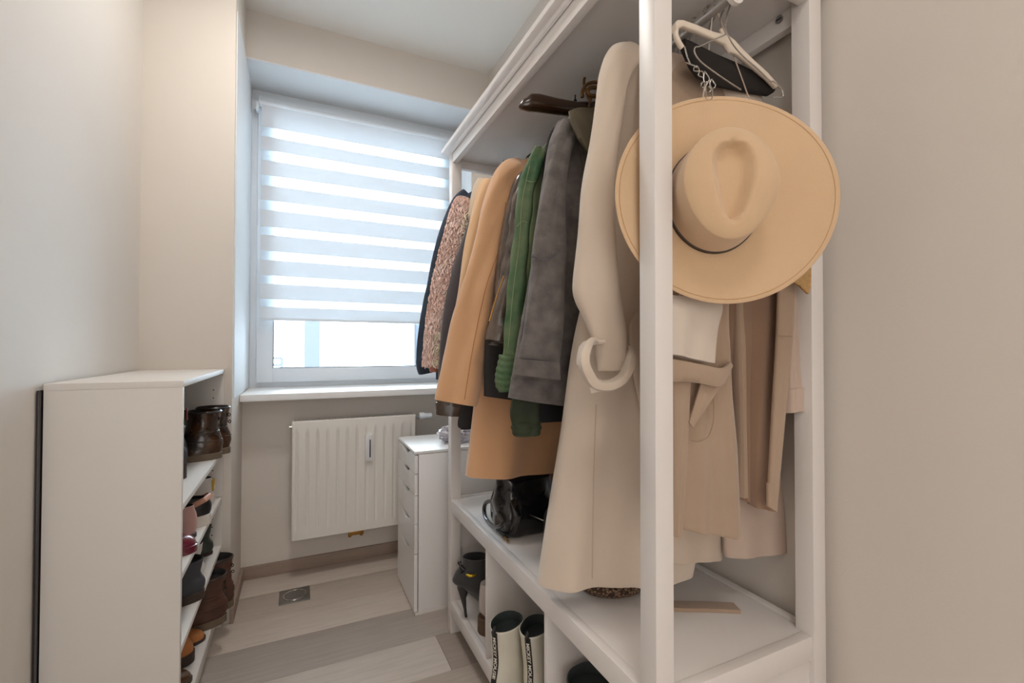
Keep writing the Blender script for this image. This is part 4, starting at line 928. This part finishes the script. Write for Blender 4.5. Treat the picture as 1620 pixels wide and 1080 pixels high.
# ================================================================ SHOES
def egg(k, N, xb, xf, hw, e=1.0, toe=.75):
    """footprint ring from heel xb to toe xf"""
    a = 2*PI*k/N; c, s = math.cos(a), math.sin(a); cx = (xb+xf)/2; L_ = (xf-xb)/2
    x = cx+L_*spow(c, .85); wf = 1+.12*c-.14*math.cos(2*a)*.5
    return x, hw*spow(s, .9)*wf
def shoe(name, label, loc, ang, L=.26, W=.045, shaft=.12, sole=.022, um=None, sm_=None, grp=None, low=.05, heelw=.038, laces=None, lin_=None, open_=True, sole_grow=.004, tape=None, roll=0, collar_m=None, seed=0, amp=.0015, parts=True, cuff_h=0, loop=None):
    """shoe with toe towards local +x; loc = heel on the shelf"""
    o = empty(name, (0, 0, 0), label, 'shoe' if shaft < .09 else 'boot', grp); N = 40
    um = um or M_leather; sm_ = sm_ or M_dark
    def ring(xb, xf, hw, z, g_=0, am=amp):
        r = []
        for k in range(N):
            x, y = egg(k, N, xb-g_, xf+g_, hw+g_); p = Vector((x, y, z))
            if am: p += Vector((x-(xb+xf)/2, y, 0)).normalized()*noise.noise(Vector((x*30+seed, y*30, z*45)))*am
            r.append(p)
        return r
    zs = sole; top = sole+shaft
    # vertical section table (height above sole 0..1) : xb, xf, hw
    if shaft >= .09:
        T = [(0, 0, L, W), (.10, -.004, L*.995, W), (.22, -.006, L*.93, W*.97), (.34, -.003, L*.80, W*.92), (.45, .004, L*.62, W*.86), (.58, .008, L*.50, heelw), (.80, .004, L*.47, heelw*1.02), (1, .0, L*.48, heelw*1.08)]
    else:
        T = [(0, 0, L, W), (.25, -.004, L*.99, W), (.5, -.005, L*.93, W*.96), (.72, -.002, L*.76, W*.84), (.9, .003, L*.58, heelw*.98), (1, .004, L*.50, heelw*.92)]
    D = crom([list(t) for t in T], 5)
    rings = [ring(d[1], d[2], d[3], zs+d[0]*shaft) for d in D]
    l = D[-1]
    up = finish_loft = None
    bm = bmesh.new()
    rings.append(ring(l[1]+.002, l[2]-.002, l[3]-.002, top+.002))
    rings.append(ring(l[1]+.005, l[2]-.005, l[3]-.005, top))
    rings.append(ring(l[1]+.006, l[2]-.006, l[3]-.006, top-shaft*.12))
    loft(bm, rings[:-2], True, False); 
    up = finish(bm, 'upper', um, o, ang=60)
    bm = bmesh.new(); loft(bm, rings[-3:], False, True); finish(bm, 'lining', lin_ or M_dark, o, ang=60)
    bm = bmesh.new()
    loft(bm, [ring(0, L, W, 0, sole_grow*.5, 0), ring(0, L, W, .002, sole_grow, 0), ring(0, L, W, zs*.5, sole_grow, 0), ring(0, L, W, zs-.001, sole_grow, 0), ring(0, L, W, zs, sole_grow-.002, 0), ring(0, L, W, zs+.001, -.004, 0)], True, True)
    finish(bm, 'sole', sm_, o, ang=40)
    if laces:
        bm = bmesh.new()
        nl = 5
        for i in range(nl):
            f = .42+.5*i/nl if shaft >= .09 else .6+.32*i/nl
            d = min(D, key=lambda q: abs(q[0]-f)); x = d[2]+.001; z = zs+d[0]*shaft
            loft(bm, tube_rings([(x-.022, -.019, z), (x-.004, -.010, z+.004), (x+.002, 0, z+.006), (x-.004, .010, z+.004), (x-.022, .019, z)], .0018, 6), True, True)
        d = min(D, key=lambda q: abs(q[0]-.86)); x = d[2]+.004; z = zs+d[0]*shaft
        for sgn in (-1, 1):
            for q_ in (0, 1):
                c0 = Vector((x+.001, 0, z-.01*q_)); pts = [c0, c0+Vector((.008, sgn*.008, .006)), c0+Vector((.012, sgn*.018, 0)), c0+Vector((.010, sgn*.012, -.010)), c0]
                loft(bm, tube_rings([Vector(v) for v in crom([list(p) for p in pts], 4)], .0014, 6), True, True)
        finish(bm, 'laces', laces, o)
    if loop:
        bm = bmesh.new()
        for zf, yy in ((.80, .012), (.62, -.004)):
            z = zs+zf*shaft; c0 = Vector((.006, yy, z)); pts = [c0, c0+Vector((-.005, .003, .007)), c0+Vector((-.009, 0, 0)), c0+Vector((-.005, -.003, -.007)), c0]
            loft(bm, tube_rings([Vector(v) for v in crom([list(p) for p in pts], 4)], .0018, 6), True, True)
        tag(finish(bm, 'lace_loops', loop, o), kind='stuff')
        bm = bmesh.new(); d0 = D[-1]
        loft(bm, [ring(d0[1]-.001, d0[2]+.001, d0[3]+.001, top-.006, 0, 0), ring(d0[1]-.003, d0[2]+.003, d0[3]+.003, top-.003, 0, 0), ring(d0[1]-.001, d0[2]+.001, d0[3]+.001, top, 0, 0)])
        finish(bm, 'collar', M_bleath, o)
        for zf in (.30, .52):
            d0 = min(D, key=lambda q: abs(q[0]-zf)); bm = bmesh.new()
            loft(bm, [ring(d0[1]-.0005, d0[2]+.0005, d0[3]+.0005, zs+d0[0]*shaft-.0025, 0, 0), ring(d0[1]-.002, d0[2]+.002, d0[3]+.002, zs+d0[0]*shaft, 0, 0), ring(d0[1]-.0005, d0[2]+.0005, d0[3]+.0005, zs+d0[0]*shaft+.0025, 0, 0)])
            finish(bm, 'seam', um, o)
    o.rotation_euler = (roll, 0, math.radians(ang)); o.location = loc
    for ch in o.children: ch.matrix_parent_inverse = Matrix.Identity(4)
    return o, rings, D
M_dbrown = mat('dark_brown_polished', (32, 22, 18), .2, coat=.6, var=.5, vscale=14, var2=(92, 60, 34))  # lighter brown mottling puts gold highlights of the polish into the colour
M_bsole = mat('rubber_sole', (110, 94, 76), .7); M_wsole = mat('white_rubber_sole', (222, 214, 206), .6); M_dsole = mat('dark_sole', (60, 46, 38), .6)
M_bleath = mat('black_smooth_leather', (30, 30, 34), .3, coat=.3, bump=.2, bscale=40)
M_maroon = mat('maroon_patent', (110, 26, 50), .15, coat=.9); M_brboot = mat('brown_scuffed_leather', (92, 60, 46), .45, var=.4, vscale=14, bump=.4, bscale=60, var2=(60, 36, 28))
M_tanl = mat('tan_leather', (196, 124, 66), .4, var=.2, vscale=18); M_gry = mat('slate_suede', (66, 66, 74), .7, var=.2, vscale=20)
M_white = mat('white_leather', (226, 220, 214), .45); M_dgreen = mat('dark_green_patent', (36, 50, 42), .3, coat=.5)
SG = 'shoes in the white bookcase'
def hl(px, py, X, z):   # heel position given shelf
    p = pt(px, py, X=X); return (p.x, p.y, z)
z1_, z2_, z3_, z4_ = SH[3], SH[2], SH[1], SH[0]

def boot_in(*a, **k): return shoe(*a, **k)
shoe('ankle_boot', 'dark brown polished ankle boot, heel outward, at the window end of the top shelf', (-.270, 2.095, z1_), 178, L=.235, W=.046, shaft=.160, sole=.024, um=M_dbrown, sm_=M_bsole, heelw=.046, grp=SG, seed=1, loop=M_black)
shoe('ankle_boot', 'dark brown ankle boot with loops, behind the polished one against the bookcase end', (-.252, 2.180, z1_), 180, L=.24, W=.042, shaft=.165, sole=.024, um=M_dbrown, sm_=M_bsole, heelw=.040, grp=SG, seed=2, loop=M_black)
o, _, _ = shoe('ankle_boot', 'black boot with reddish pull tab, third from the window end of the top shelf', (-.362, 1.975, z1_), 182, L=.215, W=.044, shaft=.18, sole=.02, um=M_bleath, sm_=M_dsole, heelw=.04, grp=SG, seed=3)
c_ = box('pull_tab', (-.004, -.008, .17), (.001, .008, .212), mat('red_tab', (120, 44, 34), .6), o, .001); c_.matrix_parent_inverse = Matrix.Identity(4)
shoe('ankle_boot', 'slate black boot with thick brown heel, nearest on the top shelf', (-.333, 1.815, z1_), 183, L=.215, W=.042, shaft=.12, sole=.05, um=M_gry, sm_=M_dsole, heelw=.036, grp=SG, seed=4)
o, _, _ = shoe('sneaker', 'white low sneaker with a yellow heel, at the window end of the second shelf', (-.305, 2.17, z2_), 180, L=.225, W=.042, shaft=.065, sole=.03, um=M_white, sm_=M_wsole, heelw=.034, grp=SG, seed=5)
c_ = box('heel_patch', (-.004, -.016, .045), (.004, .016, .088), mat('yellow_patch', (206, 164, 60), .6), o, .003); c_.matrix_parent_inverse = Matrix.Identity(4)
o, rgs, D = shoe('platform_shoe', 'black platform shoe with thick white sole and tan strap, on the second shelf', (-.277, 1.905, z2_), 180, L=.235, W=.044, shaft=.055, sole=.036, um=M_bleath, sm_=M_wsole, heelw=.036, grp=SG, seed=6)
M_strap = mat('rose_tan_strap', (190, 142, 120), .5)
for xa_, za_ in ((.0, .10), (.05, .115)):
    bm = bmesh.new(); loft(bm, tube_rings([(xa_+.06, -.04, za_-.03), (xa_+.01, -.036, za_-.006), (xa_-.004, 0, za_), (xa_+.01, .036, za_-.006), (xa_+.06, .04, za_-.03)], .009, 8, .3), True, True)
    c_ = finish(bm, 'strap', M_strap, o); c_.matrix_parent_inverse = Matrix.Identity(4)
shoe('ballet_pump', 'shiny maroon patent pump, toe outward, near end of the second shelf', (-.512, 1.675, z2_), -2, L=.235, W=.042, shaft=.05, sole=.022, um=M_maroon, sm_=M_maroon, lin_=mat('pink_lining', (206, 160, 160), .6), heelw=.034, grp=SG, seed=7)
shoe('slip_on_shoe', 'pale pink slip-on shoe behind the maroon pump on the second shelf', (-.30, 1.79, z2_), 184, L=.215, W=.036, shaft=.088, sole=.014, um=mat('pale_pink_leather', (204, 164, 156), .4), sm_=M_dsole, heelw=.028, grp=SG, seed=8)
shoe('patent_shoe', 'dark green patent shoe, window end of the third shelf', (-.305, 2.15, z3_), 180, L=.215, W=.036, shaft=.10, sole=.012, um=M_dgreen, sm_=M_dsole, heelw=.024, grp=SG, seed=9)
shoe('walking_shoe', 'slate grey walking shoe, heel outward, near end of the third shelf', (-.276, 1.79, z3_), 180, L=.235, W=.046, shaft=.10, sole=.028, um=M_gry, sm_=M_dsole, heelw=.040, grp=SG, seed=10)
shoe('sneaker', 'cream sneaker, beside the slate walking shoe on the third shelf', (-.30, 1.93, z3_), 180, L=.225, W=.042, shaft=.105, sole=.02, um=M_white, sm_=M_wsole, heelw=.034, grp=SG, seed=11)
shoe('ankle_boot', 'scuffed brown leather boot overhanging the bottom shelf at the window end', (-.243, 2.045, z4_), 180, L=.27, W=.05, shaft=.155, sole=.026, um=M_brboot, sm_=M_bsole, heelw=.048, grp=SG, seed=12, amp=.005, loop=M_dbrown)
shoe('ankle_boot', 'brown leather boot, behind the scuffed one at the bookcase end of the bottom shelf', (-.232, 2.150, z4_), 180, L=.27, W=.044, shaft=.175, sole=.026, um=M_brboot, sm_=M_bsole, heelw=.042, grp=SG, seed=13, amp=.005, loop=M_dbrown)
shoe('leather_shoe', 'tan leather shoe with pointed toe, middle of the bottom shelf', (-.53, 1.945, z4_), 0, L=.235, W=.040, shaft=.045, sole=.010, um=M_tanl, sm_=M_dsole, heelw=.036, grp=SG, seed=14)
shoe('leather_shoe', 'orange tan shoe with dark sole, second from the near end of the bottom shelf', (-.53, 1.83, z4_), 0, L=.222, W=.042, shaft=.08, sole=.034, um=M_tanl, sm_=M_dsole, heelw=.036, grp=SG, seed=15)
shoe('leather_shoe', 'dark brown plain shoe, nearest on the bottom shelf', (-.53, 1.72, z4_), 0, L=.235, W=.040, shaft=.04, sole=.012, um=M_dbrown, sm_=M_dsole, heelw=.036, grp=SG, seed=16)

# ---- rack shoes
M_vin = mat('white_boot_leather', (214, 208, 192), .4, var=.08, vscale=10)
def text_mesh(txt, size, m, parent, name='lettering'):
    cu_ = bpy.data.curves.new(name, 'FONT'); cu_.body = txt; cu_.size = size; cu_.extrude = .0003; cu_.align_x = 'CENTER'; cu_.align_y = 'CENTER'; cu_.offset = .00025
    tmp = bpy.data.objects.new('tmp', cu_); C.objects.link(tmp); dg = bpy.context.evaluated_depsgraph_get(); dg.update()
    me = bpy.data.meshes.new_from_object(tmp.evaluated_get(dg)); bpy.data.objects.remove(tmp)
    me.materials.clear(); me.materials.append(m); o = bpy.data.objects.new(name, me); C.objects.link(o); o.parent = parent; return o
M_tape = mat('black_tape', (28, 28, 30), .6); M_let = mat('white_print', (226, 220, 208), .6)
def print_boot(label, loc, ang, roll=0, h_=.20, dark_panel=False):
    o, rgs, D = shoe('printed_boot', label, loc, ang, L=.25, W=.046, shaft=h_, sole=.03, um=M_vin, sm_=M_dsole, heelw=.037, grp='white boots with printed tape', lin_=mat('dark_boot_lining', (44, 52, 52), .8), seed=int(abs(ang))+3, amp=.001, roll=roll)
    # tape down the back seam
    zs = .03; pr = [(d[1], zs+d[0]*h_) for d in D]
    bm = bmesh.new(); rg = []
    for x, z in [(p[0], p[1]) for p in pr if p[1] > .045]: rg.append([Vector((x-.0030, -.0075, z)), Vector((x-.0038, 0, z)), Vector((x-.0030, .0075, z)), Vector((x+.002, .0075, z)), Vector((x+.002, -.0075, z))])
    loft(bm, rg, True, True); c_ = finish(bm, 'tape', M_tape, o, ang=30); c_.matrix_parent_inverse = Matrix.Identity(4)
    t = text_mesh('MICKEY MOUSE', .0135, M_let, o)
    me = t.data; L_ = max(v.co.x for v in me.vertices)-min(v.co.x for v in me.vertices); k = .112/L_
    for v in me.vertices:
        a, b, c = v.co.x*k, v.co.y*.95, v.co.z
        z = zs+h_-.068-a; q = min(pr, key=lambda p: abs(p[1]-z))
        # interpolate back profile
        xb = q[0]
        v.co = Vector((xb-.0042-c, -b, z))
    # dark pull tab, side seam
    bm = bmesh.new(); xt = pr[-1][0]; zt = pr[-1][1]
    loft(bm, tube_rings([(xt-.002, 0, zt-.006), (xt-.006, 0, zt+.006), (xt-.001, 0, zt+.014), (xt+.005, 0, zt+.004)], .004, 8, 1.6), True, True); c_ = finish(bm, 'pull_tab', M_tape, o); c_.matrix_parent_inverse = Matrix.Identity(4)
    return o
b1 = print_boot('white ankle boot with black lettered tape up the heel, left one in the middle compartment', (.503, 1.19, ZQ-.407), 33, 0, .195)
b2_ = print_boot('white ankle boot with black lettered tape up the heel, right one touching the divider', (.578, 1.105, ZQ-.407), 42, -.06, .205)
ZBt = ZB-.002
# stiletto ankle boot seen from behind
o = empty('stiletto_boot', (.585, 1.70, ZBt), 'black stiletto ankle boot with bow in the far compartment of the rack', 'boot')
a0 = math.radians(-8)
def TL(x, y, z): return Vector((.583+x*math.cos(a0)-y*math.sin(a0), 1.66+x*math.sin(a0)+y*math.cos(a0), ZBt+z))
def rring(x0, x1, w_, z, zslope=0):
    r = []
    for k in range(36):
        x, y = egg(k, 36, x0, x1, w_); r.append(TL(x, y, z+zslope*(x1-x)/(x1-x0)))
    return r
bm = bmesh.new()
T = [(.10, .235, .033, .004, 0), (.03, .235, .036, .010, .06), (-.02, .225, .038, .022, .095), (-.046, .20, .038, .05, .085), (-.052, .15, .038, .10, .05), (-.040, .10, .036, .15, .025), (-.018, .085, .036, .19, .012), (-.016, .088, .037, .222, .006)]
D_ = crom([list(t) for t in T], 5)
rg = [rring(*d) for d in D_]; l = T[-1]
rg += [rring(l[0]+.004, l[1]-.004, l[2]-.004, l[3], l[4]), rring(l[0]+.005, l[1]-.005, l[2]-.005, l[3]-.06, l[4])]
loft(bm, rg, True, True); finish(bm, 'upper', mat('black_suede', (46, 46, 48), .75, sheen=.3, var=.15), o, ang=60)
bm = bmesh.new(); loft(bm, tube_rings([TL(-.004, 0, .14), TL(-.010, 0, .112), TL(-.010, 0, .075), TL(-.004, 0, .035), TL(.001, 0, .0)], [.032, .024, .011, .006, .005], 16), True, True); finish(bm, 'heel', M_bleath, o)
bm = bmesh.new()
for sgn in (-1, 1): loft(bm, tube_rings([TL(-.018, sgn*.004, .190), TL(-.022, sgn*.016, .200), TL(-.014, sgn*.027, .194), TL(-.018, sgn*.018, .180), TL(-.022, sgn*.004, .186)], [.004, .008, .008, .006, .004], 10), True, True)
for sgn in (-1, 1): loft(bm, tube_rings([TL(-.022, sgn*.002, .186), TL(-.030, sgn*.010, .165), TL(-.034, sgn*.014, .150)], [.004, .007, .004], 8), True, True)
finish(bm, 'bow', M_pat, o)
bm = bmesh.new(); loft(bm, tube_rings([TL(-.006, -.036, .178), TL(.004, -.045, .176), TL(.02, -.046, .176), TL(.03, -.044, .177)], [.004, .006, .006, .003], 10), True, True); finish(bm, 'buckle', mat('gold_buckle', (196, 164, 52), .3, metal=.8), o)
# nude heeled shoe, half hidden by the divider
o = empty('nude_heel_shoe', (.62, 1.55, ZBt), 'nude grey heeled shoe with a brown block heel beside the far divider', 'shoe')
def TN(x, y, z): return Vector((.600+x, 1.548+y, ZBt+z))
bm = bmesh.new(); rg = []
for d in crom([[.06, .235, .032, .004, 0], [.0, .235, .036, .02, .05], [-.006, .20, .036, .07, .03], [-.004, .13, .033, .12, .02], [.0, .10, .031, .165, .008]], 5):
    r = []
    for k in range(32):
        x, y = egg(k, 32, d[0], d[1], d[2]); r.append(TN(x, y, d[3]+d[4]*(d[1]-x)/(d[1]-d[0])))
    rg.append(r)
loft(bm, rg, True, True); finish(bm, 'upper', mat('nude_grey_leather', (196, 184, 176), .5), o)
bm = bmesh.new(); loft(bm, [[TN(*(lambda q: (q[0], q[1], z))(egg(k, 24, -.008+e_, .055, .034-e_)))for k in range(24)] for z, e_ in ((0, 0), (.004, -.002), (.052, -.001), (.056, .003))], True, True); finish(bm, 'heel', mat('stacked_brown_heel', (98, 72, 52), .5, var=.3, vscale=30, stretch=(1, 1, 8)), o)
# shoes in the near compartment
shoe('black_boot', 'black ankle boot with pale rim, far one in the near compartment', (.585, .93, ZBt), 4, L=.25, W=.045, shaft=.205, sole=.02, um=M_bleath, sm_=M_dsole, lin_=mat('teal_grey_lining', (64, 72, 72), .8), heelw=.044, seed=20)
o, _, _ = shoe('brown_short_boot', 'dark brown suede boot, toe tucked beside the black boot in the near compartment', (.60, .835, ZBt), 0, L=.24, W=.044, shaft=.19, sole=.02, um=M_dbrown, sm_=M_dsole, heelw=.042, seed=21)

# ================================================================ lamp fixtures out of view
for i, (x, y) in enumerate(((.05, 1.65), (.1, -.35))):
    o = empty('ceiling_spot', (x, y, ZC), 'round white ceiling lamp '+('above the bookcase' if i == 0 else 'behind the viewer'), 'ceiling lamp')
    bm = bmesh.new(); r_ = .12 if i == 0 else .27
    loft(bm, [[Vector((x+q*math.cos(2*PI*k/40), y+q*math.sin(2*PI*k/40), z)) for k in range(40)] for q, z in ((r_*.95, ZC-.045), (r_, ZC-.045), (r_, ZC), (r_*.9, ZC), (r_*.9, ZC-.04), (r_*.95, ZC-.045))]); finish(bm, 'housing', M_lac, o)
